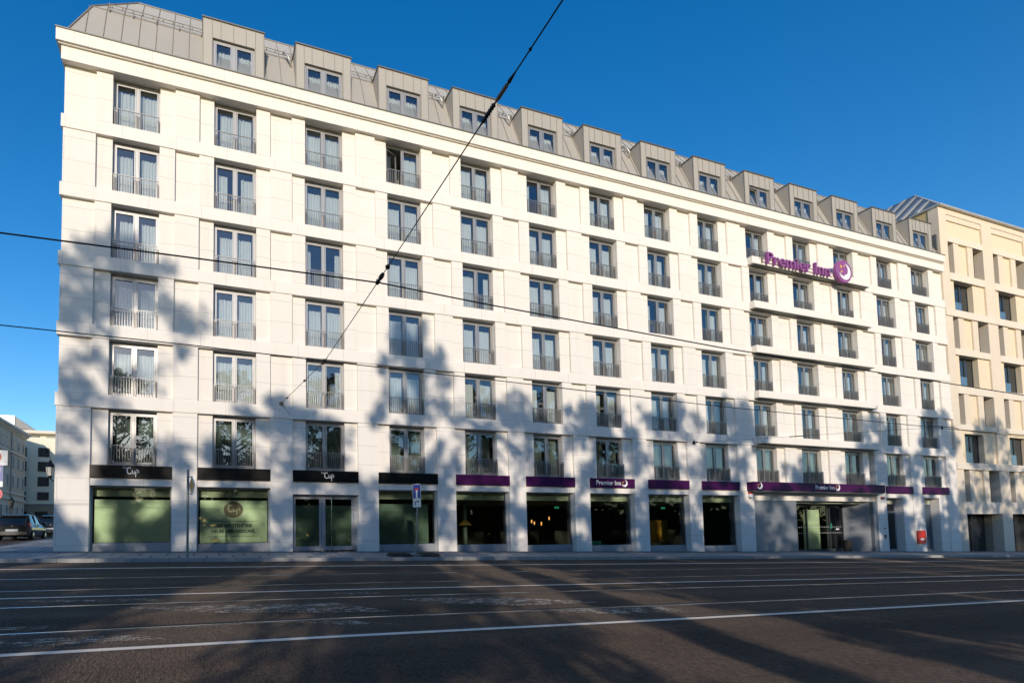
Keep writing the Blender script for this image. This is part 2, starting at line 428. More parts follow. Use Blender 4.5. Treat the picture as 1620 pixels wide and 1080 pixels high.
# side street on the left
sheet('side_street', 'asphalt', -24.0, -3.55, .6, 100, zside, 2, 24, -.06)
sheet('side_pavement_setts', 'setts', -24.0, -3.55, .02, .6, zside, 2, 1, .0)
sheet('side_pavement', 'slabs', -2.95, 0., .02, 60, zside, 1, 16, .0)
sheet('side_kerb_strip', 'redkerb', -3.55, -2.95, .02, 60, zside, 1, 16, -.006)
sheet('park_lawn', 'grass', -90, 200, -130, -33.5, lambda x, y: zroad(x, -33.5)+.1, 2, 2)

def mark(name, mat, pts, w, dz=.005):
    """a painted line or rail lying on the road; pts are (x, y) in metres"""
    mb = MB()
    for (xa, ya), (xb, yb) in zip(pts, pts[1:]):
        d = Vector((xb-xa, yb-ya)).normalized(); n = Vector((-d.y, d.x))*w/2
        mb.quad((xa-n.x, ya-n.y, zroad(xa, ya-n.y)+dz), (xb-n.x, yb-n.y, zroad(xb, yb-n.y)+dz), (xb+n.x, yb+n.y, zroad(xb, yb+n.y)+dz), (xa+n.x, ya+n.y, zroad(xa, ya+n.y)+dz))
    o = mb.build(name, M[mat], fix=False); o['kind'] = 'structure'; return o
mark('edge_line', 'paint', [(-60, -7.95), (.4, -7.85), (10.8, -7.62), (26, -7.95), (40, -8.15), (54, -7.75), (150, -7.6)], .17)
mark('lane_line', 'paint', [(-60, -14.75), (2.3, -14.6), (9, -14.42), (19.5, -14.5), (36.7, -14.78), (150, -14.8)], .13)
mark('broad_line', 'paint', [(-60, -19.75), (3.8, -19.66), (7.86, -19.58), (14, -19.62), (27.5, -19.56)], .15)
mark('joint_line', 'slabs', [(-60, -19.52), (14, -19.42), (27, -19.36), (150, -19.3)], .035, .004)
TR = {'near_left': [(-60, -18.6), (3.46, -18.36), (8.2, -18.17), (15.5, -18.21), (28.3, -18.18), (150, -18.2)],
      'near_right': [(-60, -16.1), (2.7, -15.87), (8.78, -15.72), (18.1, -15.76), (33.7, -15.98), (150, -16.)],
      'far_left': [(-60, -13.7), (2., -13.45), (9.4, -13.12), (21, -13.09), (30.5, -13.11), (150, -13.1)],
      'far_right': [(-60, -11.1), (1.2, -10.9), (10, -10.62), (23.5, -10.62), (35.4, -10.74), (150, -10.7)]}
for k, p in TR.items():
    hi = k.endswith('right')
    mark('tram_rail', 'steel', p, .075 if hi else .055, .006)
    mark('rail_groove', 'groove', [(x, y+(.075 if hi else .10)) for x, y in p], .05 if hi else .15, .005)
    mark('rail_edge', 'slabs', [(x, y-.085) for x, y in p], .03, .004)
WORN = [[(2.5, -15.0), (5.0, -15.1), (5.3, -15.5), (3.6, -15.3)], [(4.6, -16.2), (8.5, -16.5), (9.3, -17.75), (6.4, -17.2)],
        [(3.2, -17.8), (3.9, -17.85), (3.9, -18.02), (3.2, -18.05)], [(3.3, -18.75), (5.2, -18.8), (5.6, -19.2), (3.4, -19.25)],
        [(7.4, -18.35), (8.3, -18.35), (8.9, -18.85), (8.2, -18.8)], [(9.6, -16.2), (12.2, -16.3), (14.1, -17.6), (11.9, -17.55), (10.2, -16.6)],
        [(11.9, -18.3), (14.8, -18.35), (14.9, -19.05), (13.2, -18.85)], [(8.8, -14.95), (9.8, -14.98), (9.8, -15.2), (8.8, -15.2)]]
for p in WORN:
    mb = MB(); mb.quad(*[(x, y, zroad(x, y)+.0045) for x, y in p])
    mb.build('worn_marking', M['worn'], fix=False)['kind'] = 'structure'

# ------------------------------------------------------------------ the hotel
hotel = empty('hotel_building', (32.2, 0, zb(32.2)), 'long pale limestone hotel with zinc mansard roof, dormers and purple shop front signs', 'hotel')
wall = [MB() for _ in range(15)]; FL, RC, BK = 0., .14, .60
def pier_edges(j):
    """X from the window left of pier j to the window right of it, and the centre panel"""
    a = CX[j-1]+HALF if j > 0 else -.05
    b = CX[j]-HALF if j < 14 else XR
    c = CX[j-1]+1.673 if j > 0 else -.05
    d = CX[j]-1.673 if j < 14 else XR
    return a, c, d, b
for k in range(6):
    z0, z1 = SILL[k], HEAD[k]
    for j in range(15):
        a, c, d, b = pier_edges(j)
        A = (j+k) % 2 == 0 or k == 0
        side, cen = (RC, FL) if A else (FL, RC)
        if a < c: wall[j].box(a, c, side, BK, z0, z1)
        wall[j].box(c, d, cen, BK, z0, z1) if k > 0 else None
        if d < b: wall[j].box(d, b, side, BK, z0, z1)
for wj in wall: wj.build('facade_wall', M['stone'], hotel)
for k in range(5):
    MB().box(-.13, XR+.01, -.045, BK, HEAD[k], SILL[k+1]).build('floor_band', M['band'], hotel)
for j in range(15):                                              # two storey piers
    a, c, d, b = pier_edges(j)
    if j in (10, 11): 
        MB().box(c, d, FL, BK, 0., HEAD[0]).build('pier', M['pier'], hotel); continue
    if j == 9: c, d = CX[8]+1.673, 41.35
    if j == 12: c, d = 54.25, CX[12]-1.6
    MB().box(c-(.03 if j == 0 else 0), d, FL-.004, BK+.02, zb(c)-.7, HEAD[0]).build('pier', M['pier'], hotel)
cor = MB(); cor.box(-.14, XR-.15, -.20, BK, 18.17, 18.80).box(-.25, XR-.28, -.30, BK, 18.80, 18.86).box(-.32, XR-.35, -.40, 9., 18.86, 19.42)
cor.build('cornice', M['cornice'], hotel)
MB().box(-.35, XR-.32, -.44, -.05, 19.42, 19.475).build('gutter', M['capmetal'], hotel)
for k in range(1, 6):
    b = MB(); b.box(41.75, 54.2, -.44, -.032, SILL[k]-.47, SILL[k]+.02)
    o = b.build('balcony', M['cornice'], hotel)
    MB().box(42.0, 54.1, -.40, -.034, SILL[k]-.505, SILL[k]-.471).box(42.3, 53.9, -.30, -.2, SILL[k]-.53, SILL[k]-.506).build('drip_profile', M['capmetal'], o)
# side and rear walls, rooms behind the windows
MB().box(-.05, .25, BK, 16, zb(0)-1, 18.86).box(XR-.3, XR, BK, 16, zb(XR)-1, 18.86).box(-.05, XR, 16, 16.3, zb(XR)-1, 18.86).build('outer_wall', M['stone'], hotel)
inn = MB(); inn.box(.25, XR-.3, 2.1, 2.2, 0, 18.8)
for k in range(6): inn.box(.25, XR-.3, BK+.001, 2.1, HEAD[k]+.02, (SILL[k+1] if k < 5 else 18.8)-.02)
for j in range(15):
    a, c, d, b = pier_edges(j)
    inn.box((c+d)/2-.08, (c+d)/2+.08, BK+.001, 2.1, .0, 18.8)
inn.build('room_partition', M['room'], hotel)
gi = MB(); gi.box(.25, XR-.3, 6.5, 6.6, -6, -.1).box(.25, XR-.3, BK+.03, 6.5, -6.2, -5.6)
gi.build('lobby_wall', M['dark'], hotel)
MB().box(.25, XR-.3, BK+.03, 6.5, -1.35, -.1).build('lobby_ceiling', M['ceil'], hotel)

# --- upper windows: one mesh per kind of part, shared by the copies
WH = 2.53
def frame_mesh(h, w=HALF, sash_open=False):
    mb = MB(); f = .095; y0, y1 = .35, .43
    mb.box(-w+.002, -w+f, y0, y1, .02, h).box(w-f, w-.002, y0, y1, .02, h).box(-w+f, w-f, y0, y1, h-f-.05, h).box(-w+f, w-f, y0, y1, .02, .12)
    mb.box(-.055, .055, y0, y1, .12, h-f-.05)
    for s in (-1, 1):
        x0, x1 = (-w+f, -.055) if s < 0 else (.055, w-f)
        if sash_open and s < 0: continue
        b = .058; ya, yb = .333, .35
        mb.box(x0+.01, x0+b, ya, yb, .13, h-f-.06).box(x1-b, x1-.01, ya, yb, .13, h-f-.06).box(x0+b, x1-b, ya, yb, .13, .13+b).box(x0+b, x1-b, ya, yb, h-f-.06-b, h-f-.06)
    if sash_open:
        a = R_(28); c, s_ = math.cos(a), math.sin(a); L = w-f-.08
        def P(u, v, z): return (-w+f+u*c-v*s_, .40+u*s_+v*c, z)
        for (u0, u1, z0, z1) in ((0, .07, .13, h-.16), (L-.07, L, .13, h-.16), (.07, L-.07, .13, .2), (.07, L-.07, h-.23, h-.16)):
            mb.hexa([P(u0, 0, z0), P(u1, 0, z0), P(u1, .05, z0), P(u0, .05, z0)], [P(u0, 0, z1), P(u1, 0, z1), P(u1, .05, z1), P(u0, .05, z1)])
    return mb.mesh('window', M['frame'])
def pane_mesh(h, w=HALF, sash_open=False):
    mb = MB()
    for s in (-1, 1):
        x0, x1 = (-w+.095, -.055) if s < 0 else (.055, w-.095)
        if sash_open and s < 0:
            a = R_(28); L = w-.175
            mb.quad((-w+.095, .42, .15), (-w+.095+L*math.cos(a), .42+L*math.sin(a), .15), (-w+.095+L*math.cos(a), .42+L*math.sin(a), h-.18), (-w+.095, .42, h-.18)); continue
        mb.quad((x0, .385, .125), (x1, .385, .125), (x1, .385, h-.15), (x0, .385, h-.15))
    return mb.mesh('pane', M['glass'], fix=False)
def curtain_mesh(h, spans, mat, seed, y=.66, w=HALF, top=.42):
    rnd = random.Random(seed); mb = MB()
    for (x0, x1) in spans:
        n = max(10, int((x1-x0)*56)); ph = rnd.random()*6; fr = rnd.uniform(38, 50)
        rows = [.03, h*.5, h-top]
        base = len(mb.v)
        for rI, z in enumerate(rows):
            for i in range(n+1):
                x = x0+(x1-x0)*i/n
                a = .030+.012*math.sin(x*7+ph)
                yy = y + a*math.sin(x*fr+ph+.7*math.sin(x*9+ph)) + .012*math.sin(x*21+rI)
                mb.v.append((x, yy, z + (rnd.uniform(-.03, .03) if rI == 2 else 0)))
        for rI in range(2):
            for i in range(n):
                q = base+rI*(n+1)+i; mb.f.append((q, q+1, q+n+2, q+n+1))
    return mb.mesh('curtain', mat, smooth=True, fix=False)
def railing_mesh(w=HALF-.03, y=.16, h=.92, botrail=False, flush=False):
    mb = MB(); z0 = .005 if not botrail else .06
    mb.box(-w, w, y-.022, y+.022, h-.03, h)
    if botrail: mb.box(-w, w, y-.02, y+.02, .03, .06)
    n = 17
    for i in range(n+1):
        x = -w+.02+(2*w-.04)*i/n
        mb.box(x-.009, x+.009, y-.016, y+.016, z0, h-.03)
    for x in (-w+.05, 0, w-.05):                                # flat posts tied back to the frame
        mb.box(x-.028, x-.012, y+.03, y+.19, z0, h-.10).box(x+.012, x+.028, y+.03, y+.19, z0, h-.10)
        mb.box(x-.028, x+.028, y+.018, y+.03, h-.12, h-.06)
    return mb.mesh('railing', M['rail'])
F_std, P_std = frame_mesh(WH), pane_mesh(WH)
F_top, P_top = frame_mesh(18.15-15.75), pane_mesh(18.15-15.75)
F_open, P_open = frame_mesh(18.15-15.75, sash_open=True), pane_mesh(18.15-15.75, sash_open=True)
SP = [[(-.80, -.10), (.20, .93)], [(-.90, -.08), (.10, .92)], [(-.72, -.12), (.22, .92)], [(-.92, -.2), (.14, .92)], [(-.9, -.35), (.3, .92)], [(-.92, .0), (.62, .95)], [(-.93, -.5), (.12, .9)], [(-.92, -.06), (.08, .92)], [(-.92, -.62), (.66, .93)], [(-.70, -.08), (.08, .80)], [(-.93, .40), (.62, .92)]]
C_std = [curtain_mesh(WH, s, M['curtain'], i) for i, s in enumerate(SP)]
C_first = [curtain_mesh(WH, s, M['curtain2'], 20+i, top=.18) for i, s in enumerate(SP)]
C_open = curtain_mesh(2.4, [(-.9, -.55), (.1, .92)], M['curtain'], 50)
RL, RL0 = railing_mesh(), railing_mesh(y=.03, botrail=True)
seq = [0, 1, 7, 2, 9, 1, 3, 7, 2, 8, 1, 0, 4, 7, 2, 3, 10, 6, 1, 5, 9, 2]
for k in range(6):
    for i, cx in enumerate(CX):
        loc = (cx, 0, SILL[k])
        op = (k == 5 and i == 3)
        f = inst(F_open if op else F_top if k == 5 else F_std, 'window', hotel, loc)
        inst(P_open if op else P_top if k == 5 else P_std, 'pane', f, loc)
        cv = seq[(i*5+k*7+(i*k) % 3) % len(seq)]
        if i >= 9: cv = (3, 4, 6, 5)[(i+k) % 4]
        cm = C_open if op else (C_first[cv] if k == 0 else C_std[cv])
        inst(cm, 'curtain', f, loc)
        inst(RL0 if k == 0 else RL, 'railing', f, loc)
        if op: f['label'] = 'window with its left sash standing open'

# --- mansard roof
RX0, RX1 = .10, 64.2
mr = MB()
def slope(x0a, x1a, y0, z0, x0b, x1b, y1, z1, m): m.quad((x0a, y0, z0), (x1a, y0, z0), (x1b, y1, z1), (x0b, y1, z1))
YB, ZB, Y0, Z0, YT, ZT = 1.0, 22.08, -.10, 19.43, 2.6, 24.35
slope(RX0-.2, RX1+.2, Y0, Z0, RX0+.75, RX1-.75, YB, ZB, mr)
mr.quad((RX0-.2, Y0, Z0), (RX0+.75, YB, ZB), (RX0+.75, 12, ZB), (RX0-.2, 12, Z0))
mr.quad((RX1+.2, Y0, Z0), (RX1-.75, YB, ZB), (RX1-.75, 12, ZB), (RX1+.2, 12, Z0))
roof = mr.build('mansard_roof', M['zinc'], hotel, fix=False)
ur = MB()
slope(RX0+.75, RX1-.75, YB, ZB, RX0+2.55, RX1-2.55, YT, ZT, ur)
ur.quad((RX0+.75, YB, ZB), (RX0+2.55, YT, ZT), (RX0+2.55, 10.4, ZT), (RX0+.75, 12, ZB))
ur.quad((RX1-.75, YB, ZB), (RX1-2.55, YT, ZT), (RX1-2.55, 10.4, ZT), (RX1-.75, 12, ZB))
ur.quad((RX0+2.55, YT, ZT), (RX1-2.55, YT, ZT), (RX1-2.55, 10.4, ZT), (RX0+2.55, 10.4, ZT))
ur.quad((RX0+.75, 12, ZB), (RX1-.75, 12, ZB), (RX1-2.55, 10.4, ZT), (RX0+2.55, 10.4, ZT))
ur.build('upper_roof', M['zinc_up'], roof, fix=False)
sm = MB()
def seam(a, b, w=.022, h=.035):
    a, b = Vector(a), Vector(b); d = (b-a).normalized(); n = Vector((1, 0, 0)).cross(d) if abs(d.x) < .9 else Vector((0, 0, 1)).cross(d)
    n.normalize(); n = n if n.z > 0 else -n; s = d.cross(n).normalized()*w/2
    sm.hexa([a-s, a+s, b+s, b-s], [a-s+n*h, a+s+n*h, b+s+n*h, b-s+n*h])
x = RX0+.62
while x < RX1-.5:
    seam((x, Y0, Z0), (x, YB, ZB))
    if RX0+1.0 < x < RX1-1.0:
        f = min(1, (x-RX0-.75)/1.8, (RX1-.75-x)/1.8)
        seam((x, YB, ZB), (x, YB+(YT-YB)*f, ZB+(ZT-ZB)*f))
    x += .74
for xx, sgn in ((RX0, 1), (RX1, -1)):
    seam((xx-.2*sgn, Y0, Z0), (xx+.75*sgn, YB, ZB), .05, .05); seam((xx+.75*sgn, YB, ZB), (xx+2.55*sgn, YT, ZT), .05, .05)
seam((RX0+2.55, YT, ZT), (RX1-2.55, YT, ZT), .06, .05); seam((RX0+.75, YB, ZB), (RX1-.75, YB, ZB), .04, .03)
sm.build('standing_seam', M['seam'], roof)
DX = [5.82+1.45+4.43*i-.0 for i in range(9)]
DX = [7.26, 11.78, 16.24, 20.66, 25.19, 29.65, 34.14, 38.63, 43.37, 47.91, 52.5, 57.17, 61.82]
DW = 1.45
edges = [RX0+1.4] + [v for d in DX for v in (d-DW-.02, d+DW+.02)] + [RX1-.9]
for a, b in zip(edges[0::2], edges[1::2]):
    if b-a < .2: continue
    sg = MB()
    for dz in (.10, .26): sg.tube([(a, YB-.10, ZB+dz), (b, YB-.10, ZB+dz)], .016, 6)
    n = max(1, int((b-a)/.9))
    for i in range(n+1):
        xx = a+.08+(b-a-.16)*i/n
        sg.box(xx-.012, xx+.012, YB-.13, YB+.06, ZB-.12, ZB+.30)
    for i in range(int((b-a-.3)/.45)+1): sg.box(a+.2+i*.45-.03, a+.2+i*.45+.03, YB-.12, YB-.08, ZB+.14, ZB+.22)
    sg.build('snow_guard', M['seam'], roof)
for px in (10.15, 18.9, 23.35, 32.4):
    p = MB(); p.tube([(px-.34, .95, 22.30), (px-.30, .78, 22.28), (px-.22, .62, 22.05), (px-.10, .55, 21.75), (px, .62, 21.55), (px, .9, 21.5)], .055, 8)
    p.build('vent_pipe', M['ribs'], roof, smooth=True)
# dormers
DY = -.03; DZ0, DZ1 = 19.45, 22.16
dm = MB(); w = DW; fo = 1.0
dm.box(-w, -fo, 0, .30, 0, DZ1-DZ0).box(fo, w, 0, .30, 0, DZ1-DZ0).box(-fo, fo, 0, .30, 1.80, DZ1-DZ0).box(-fo, fo, 0, .30, 0, .30)
dm.box(-w, -w+.3, .30, 2.3, 0, DZ1-DZ0).box(w-.3, w, .30, 2.3, 0, DZ1-DZ0)
dm.box(-w+.3, w-.3, .30, 2.3, 2.3, DZ1-DZ0)
D_body = dm.mesh('dormer', M['zinc'])
dc = MB().box(-w-.05, w+.05, -.06, 2.4, DZ1-DZ0, DZ1-DZ0+.06)
D_cap = dc.mesh('dormer_cap', M['capmetal'])
ds = MB()
for xx in (-.62, -.02, .58, -w+.42, w-.42): ds.box(xx-.011, xx+.011, -.022, -.001, 1.80 if abs(xx) < .9 else 0, DZ1-DZ0)
for s in (-1, 1): ds.box(s*w-.02, s*w+.02, -.01, .012, 0, DZ1-DZ0)
D_seam = ds.mesh('dormer_seam', M['seam'])
def dframe(tilt=False):
    mb = MB(); h0, h1 = .302, 1.80; y0, y1 = .12, .20
    mb.box(-fo+.002, -fo+.11, y0, y1, h0, h1).box(fo-.11, fo-.002, y0, y1, h0, h1).box(-fo+.11, fo-.11, y0, y1, h1-.12, h1).box(-fo+.11, fo-.11, y0, y1, h0, h0+.1).box(-.09, .09, y0, y1, h0+.1, h1-.12)
    for x0, x1 in ((-fo+.11, -.09), (.09, fo-.11)):
        t = .12 if (tilt and x0 < 0) else 0
        for (a, b, c, d) in ((x0+.01, x0+.07, h0+.11, h1-.13), (x1-.07, x1-.01, h0+.11, h1-.13)):
            mb.hexa([(a, y0-.015, c), (b, y0-.015, c), (b, y0, c), (a, y0, c)], [(a, y0-.015+t, d), (b, y0-.015+t, d), (b, y0+t, d), (a, y0+t, d)])
        mb.box(x0+.07, x1-.07, y0-.015, y0, h0+.11, h0+.17).box(x0+.07, x1-.07, y0-.015+t, y0+t, h1-.19, h1-.13)
    return mb.mesh('dormer_window', M['frame'])
def dpane(tilt=False):
    mb = MB()
    for x0, x1 in ((-fo+.11, -.09), (.09, fo-.11)):
        t = .12 if (tilt and x0 < 0) else 0
        mb.quad((x0, .15, .40), (x1, .15, .40), (x1, .15+t, 1.68), (x0, .15+t, 1.68))
    return mb.mesh('dormer_pane', M['glass'], fix=False)
DF, DP, DFt, DPt = dframe(), dpane(), dframe(True), dpane(True)
DC = [curtain_mesh(1.85, s, M['curtain'], 70+i, y=.46, top=.34) for i, s in enumerate(SP)]
D_room = MB().box(-w+.31, w-.31, 1.6, 1.62, .1, 2.28).mesh('dormer_room', M['room'])
for i, d in enumerate(DX):
    loc = (d, DY, DZ0)
    o = inst(D_body, 'dormer', roof, loc)
    fr = inst(DFt if i == 8 else DF, 'dormer_window', hotel, loc)
    inst(DPt if i == 8 else DP, 'dormer_pane', fr, loc)
    inst(DC[[2, 0, 1, 3, 0, 2, 4, 5, 6, 5, 6, 5, 6][i]], 'dormer_curtain', fr, loc)
    inst(D_cap, 'dormer_cap', hotel, loc); inst(D_seam, 'dormer_seam', hotel, loc)
    inst(D_room, 'dormer_room', hotel, loc)

# --- shop fronts
def lintel(i, zlow):
    a, b = CX[i]-1.673, CX[i]+1.673
    MB().box(a, b, .05, BK, zlow, -.001).build('lintel', M['band'], hotel)
def shop_window(i):
    a, b = CX[i]-1.673, CX[i]+1.673; z0 = zb(CX[i]); zt = -.90
    lintel(i, zt)
    g = .40; mb = MB(); f = .07
    mb.box(a+.001, a+f, g-.03, g+.08, z0+.33, zt).box(b-f, b-.001, g-.03, g+.08, z0+.33, zt).box(a+f, b-f, g-.03, g+.08, zt-f, zt-.001).box(a+f, b-f, g-.03, g+.08, z0+.33, z0+.33+.05)
    o = mb.build('shop_window', M['shopmetal'], hotel)
    kp = MB(); kp.box(a+.001, b-.001, g-.05, g+.10, z0-.4, z0+.329)
    for q in range(4): kp.lathe((a+.5+q*.78, g-.05, z0+.30), [(.022, -.012), (.022, 0)], 8, 'y')
    kp.build('kick_panel', M['shopmetal'], o)
    MB().quad((a+f, g+.02, z0+.37), (b-f, g+.02, z0+.37), (b-f, g+.02, zt-f), (a+f, g+.02, zt-f)).build('shop_pane', M['shopglass'], o, fix=False)
    return o, a, b, z0, g
for i in (0, 1, 3):
    o, a, b, z0, g = shop_window(i)
    ft = -1.50 if i < 2 else -1.62
    MB().box(a+.14, b-(.10 if i < 2 else .40), g+.06, g+.065, z0+.40, ft).build('window_film', M['film' if i < 2 else 'film2'], o)
    if i == 1:
        disc = MB().lathe((7.33, g+.058, -1.94), [(.45, -.004), (.45, 0)], 40, 'y')
        for n_, v in enumerate(disc.v): disc.v[n_] = (v[0], v[1], -1.94+(v[2]+1.94)*.86)
        disc.build('logo_disc', M['brown'], o)
        cup_script(g+.050, g+.053, 7.06, -2.05, .26).build('logo_lettering', M['cream_txt'], o)
        put_text('1st', (7.02, g+.053, -1.74), h=.10, depth=.004, rot=.0).build('logo_lettering', M['cream_txt'], o)
        put_text('HIER ENTSTEHT IHR', (6.47, g+.056, -2.79), w=1.74, h=.155, bold=.028, depth=.004).build('window_lettering', M['txtblack'], o)
        put_text('NEUES LIEBLINGSCAFÉ.', (6.33, g+.056, -3.05), w=2.02, h=.155, bold=.028, depth=.004).build('window_lettering', M['txtblack'], o)
        MB().box(6.2, 8.47, g+.053, g+.057, -2.505, -2.49).box(6.17, 8.47, g+.053, g+.057, -3.235, -3.22).build('thin_rule', M['txtblack'], o)
for i in range(4, 9): shop_window(i)
# glazed double door of the cafe
i = 2; a, b = CX[i]-1.673, CX[i]+1.673; z0 = zb(CX[i]); lintel(i, -1.19)
g = .40; zt = -1.20
dd = MB(); dd.box(a+.001, a+.07, g-.03, g+.08, z0, zt).box(b-.16, b-.001, g-.03, g+.08, z0, zt).box(a+.07, b-.16, g-.03, g+.08, zt-.09, zt).box(a+1.50, a+1.58, g-.03, g+.08, z0, zt-.09)
door = dd.build('double_door', M['shopmetal'], hotel)
for (x0, x1) in ((a+.08, a+1.49), (a+1.59, b-.17)):
    l = MB(); e = .11
    l.box(x0, x0+e, g-.01, g+.05, z0+.04, zt-.10).box(x1-e, x1, g-.01, g+.05, z0+.04, zt-.10).box(x0+e, x1-e, g-.01, g+.05, zt-.2, zt-.10).box(x0+e, x1-e, g-.01, g+.05, z0+.04, z0+.26)
    lf = l.build('door_leaf', M['shopmetal'], door)
    MB().quad((x0+e, g+.02, z0+.26), (x1-e, g+.02, z0+.26), (x1-e, g+.02, zt-.2), (x0+e, g+.02, zt-.2)).build('shop_pane', M['shopglass'], door, fix=False)
    MB().box(x0+e, x1-e, g+.045, g+.05, z0+.28, -1.72).build('window_film', M['film2'], door)
MB().tube([(12.10, g-.10, z0+.10), (12.10, g-.10, zt-.12)], .02, 8).box(12.085, 12.115, g-.10, g-.01, -3.3, -3.27).box(12.085, 12.115, g-.10, g-.01, -1.7, -1.67).build('pull_handle', M['chrome'], door)

# hotel entrance under the canopy
MB().box(53.80, 54.25, .05, BK, zb(54)-.6, -1.2).build('entrance_wall', M['greywall'], hotel)
MB().box(41.35, 45.76, .30, BK, zb(45), -1.20).build('entrance_wall', M['greywall'], hotel)
MB().box(41.35, 54.25, .24, BK, -1.20, -.001).build('entrance_lintel', M['band'], hotel)
sp = MB(); sp.hexa([(52.78, 1.7, zb(53)-.3), (53.80, .30, zb(53)-.3), (53.80, .62, zb(53)-.3), (52.9, 1.9, zb(53)-.3)], [(52.78, 1.7, -1.2), (53.80, .30, -1.2), (53.80, .62, -1.2), (52.9, 1.9, -1.2)])
sp.build('splayed_wall', M['greywall'], hotel)
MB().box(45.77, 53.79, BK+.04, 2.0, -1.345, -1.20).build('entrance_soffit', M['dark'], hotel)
ef = MB(); y = 1.6
for x in (47.0, 48.72, 51.0, 51.25, 52.72): ef.box(x-.05, x+.05, y-.05, y+.05, zb(49)-.1, -1.36)
ef.box(47.05, 52.7, y-.04, y+.04, -1.46, -1.36).box(47.05, 52.7, y-.04, y+.04, zb(49)-.1, zb(49)+.12)
ed = ef.build('entrance_door', M['darkframe'], hotel)
MB().quad((47.05, y, zb(49)+.1), (52.7, y, zb(49)+.1), (52.7, y, -1.4), (47.05, y, -1.4)).build('shop_pane', M['shopglass'], ed, fix=False)
MB().box(48.80, 50.6, y+.3, y+.32, zb(49)+.1, -1.75).build('inner_door_leaf', M['film'], ed)
dt = MB()
for zz in (-3.1, -3.55):
    for q in range(24): dt.box(47.2+q*.23, 47.26+q*.23, y-.012, y-.006, zz, zz+.045)
dt.build('glass_marking', M['white'], ed)
MB().box(51.35, 51.5, y-.015, y-.01, -3.2, -2.8).build('door_notice', m_plain('green_notice', (.02, .22, .14), .5), ed)
MB().box(51.95, 52.3, y-.015, y-.01, -3.3, -3.2).build('door_notice', M['signwhite'], ed)
MB().box(45.77, 45.85, .30, 1.6, zb(46), -1.2).build('entrance_wall', M['greywall'], hotel)
# narrow side doors
for i, (x0, x1, zt) in ((12, (55.43, 57.42, -.90)), (13, (60.08, 62.02, -.86))):
    a, b = CX[i]-1.6, CX[i]+1.673; z0 = zb(CX[i])
    MB().box(a, x0, .05, BK, z0-.5, -.001).box(x1, b, .05, BK, z0-.5, -.001).box(x0, x1, .05, BK, zt, -.001).build('door_surround', M['pier'], hotel)
    d = MB(); y = .66
    d.box(x0, x0+.1, y-.05, y+.05, z0-.1, zt).box(x1-.1, x1, y-.05, y+.05, z0-.1, zt).box(x0+.1, x1-.1, y-.05, y+.05, zt-.1, zt)
    d.box(x0+.1, x1-.1, y-.05, y+.05, z0-.1, z0+.15)
    if i == 12: d.box(x0+.1, x1-.1, y-.05, y+.05, -2.05, -1.9)
    sd = d.build('side_door', M['shopmetal'], hotel)
    if i == 12: MB().quad((x0+.1, y, z0+.15), (x1-.1, y, z0+.15), (x1-.1, y, zt-.1), (x0+.1, y, zt-.1)).build('shop_pane', M['shopglass'], sd, fix=False)
    else: MB().box(x0+.1, x1-.1, y-.02, y+.02, z0+.15, zt-.1).build('door_leaf', m_plain('slate_blue_door', (.06, .085, .11), .35), sd)
    MB().box(x0, x1, BK-.02, y+.4, z0-.5, z0-.0).build('threshold', M['pier'], sd)
    MB().box(x0-.1, x0, BK+.021, y+.1, z0-.1, zt).box(x1, x1+.1, BK+.021, y+.1, z0-.1, zt).build('door_reveal', M['pier'], sd)

# ------------------------------------------------------------------ signs on the facade
def fascia(a, b, mat, label, y0=-.06, y1=.049, z0=-.56, z1=0., grp=None):
    loc = ((a+b)/2, y0, z0)
    r = empty('fascia_sign', loc, label, 'sign', grp)
    MB().box(a, b, y0, y1, z0, z1-.003).build('sign_panel', M[mat], r)
    return r
def moon_logo(parent, cx, cz, r, y):
    crescent(y-.02, y-.001, cx, cz, r).build('moon_emblem', M['white'], parent)
    for (dx, dz, q) in ((-.62, .30, .20), (-.20, .42, .12), (-.50, -.25, .14)):
        star(y-.02, y-.001, cx+dx*r, cz+dz*r, q*r).build('star_emblem', M['yellow'], parent)
e = lambda i: (CX[i]-1.673, CX[i]+1.673)
BL = ['black fascia sign with white script logo over the frosted window at the street corner', 'plain black fascia sign above the window with the round brown cafe logo',
      'black fascia sign with white script logo above the cafe double door', 'plain black fascia sign behind the blue no through road sign']
for i in range(4):
    s = fascia(*e(i), 'black', BL[i])
    if i in (0, 2):
        ox = 2.68 if i == 0 else 11.62
        cup_script(-.09, -.06, ox+.03, -.385, .235).build('logo_lettering', M['white'], s)
        put_text('1st', (ox-.10, -.06, -.155), h=.12, bold=.012, depth=.03).build('logo_lettering', M['grey_txt'], s)
PL = {4: 'plain purple fascia sign next to the black ones', 5: 'plain purple fascia sign left of the one lettered in white', 6: 'purple fascia sign with white lettering and moon above a shop window',
      7: 'plain purple fascia sign above the window with a mustard curtain', 8: 'plain purple fascia sign just left of the projecting entrance canopy'}
for i in range(4, 9):
    s = fascia(*e(i), 'purple', PL[i])
    if i == 6:
        put_text('Premier Inn', (28.25, -.06, -.40), w=1.82, h=.29, bold=.004, depth=.03).build('lettering', M['white'], s)
        moon_logo(s, 30.36, -.28, .22, -.06)
cnp = empty('entrance_canopy', (47.5, -.5, -.6), 'wide projecting purple canopy sign with moon logos over the hotel entrance', 'sign')
MB().box(40.72, 54.36, -.50, -.001, -.59, .0).build('sign_panel', M['purple'], cnp)
MB().box(40.8, 54.28, -.46, -.002, -.66, -.591).build('canopy_soffit', M['capmetal'], cnp)
put_text('Premier Inn', (46.75, -.5, -.42), w=1.95, h=.30, bold=.004, depth=.03).build('lettering', M['white'], cnp)
moon_logo(cnp, 49.05, -.27, .24, -.5); moon_logo(cnp, 41.28, -.28, .24, -.5)
fascia(55.30, 58.6, 'purple', 'plain purple fascia sign over the glazed side door right of the canopy')
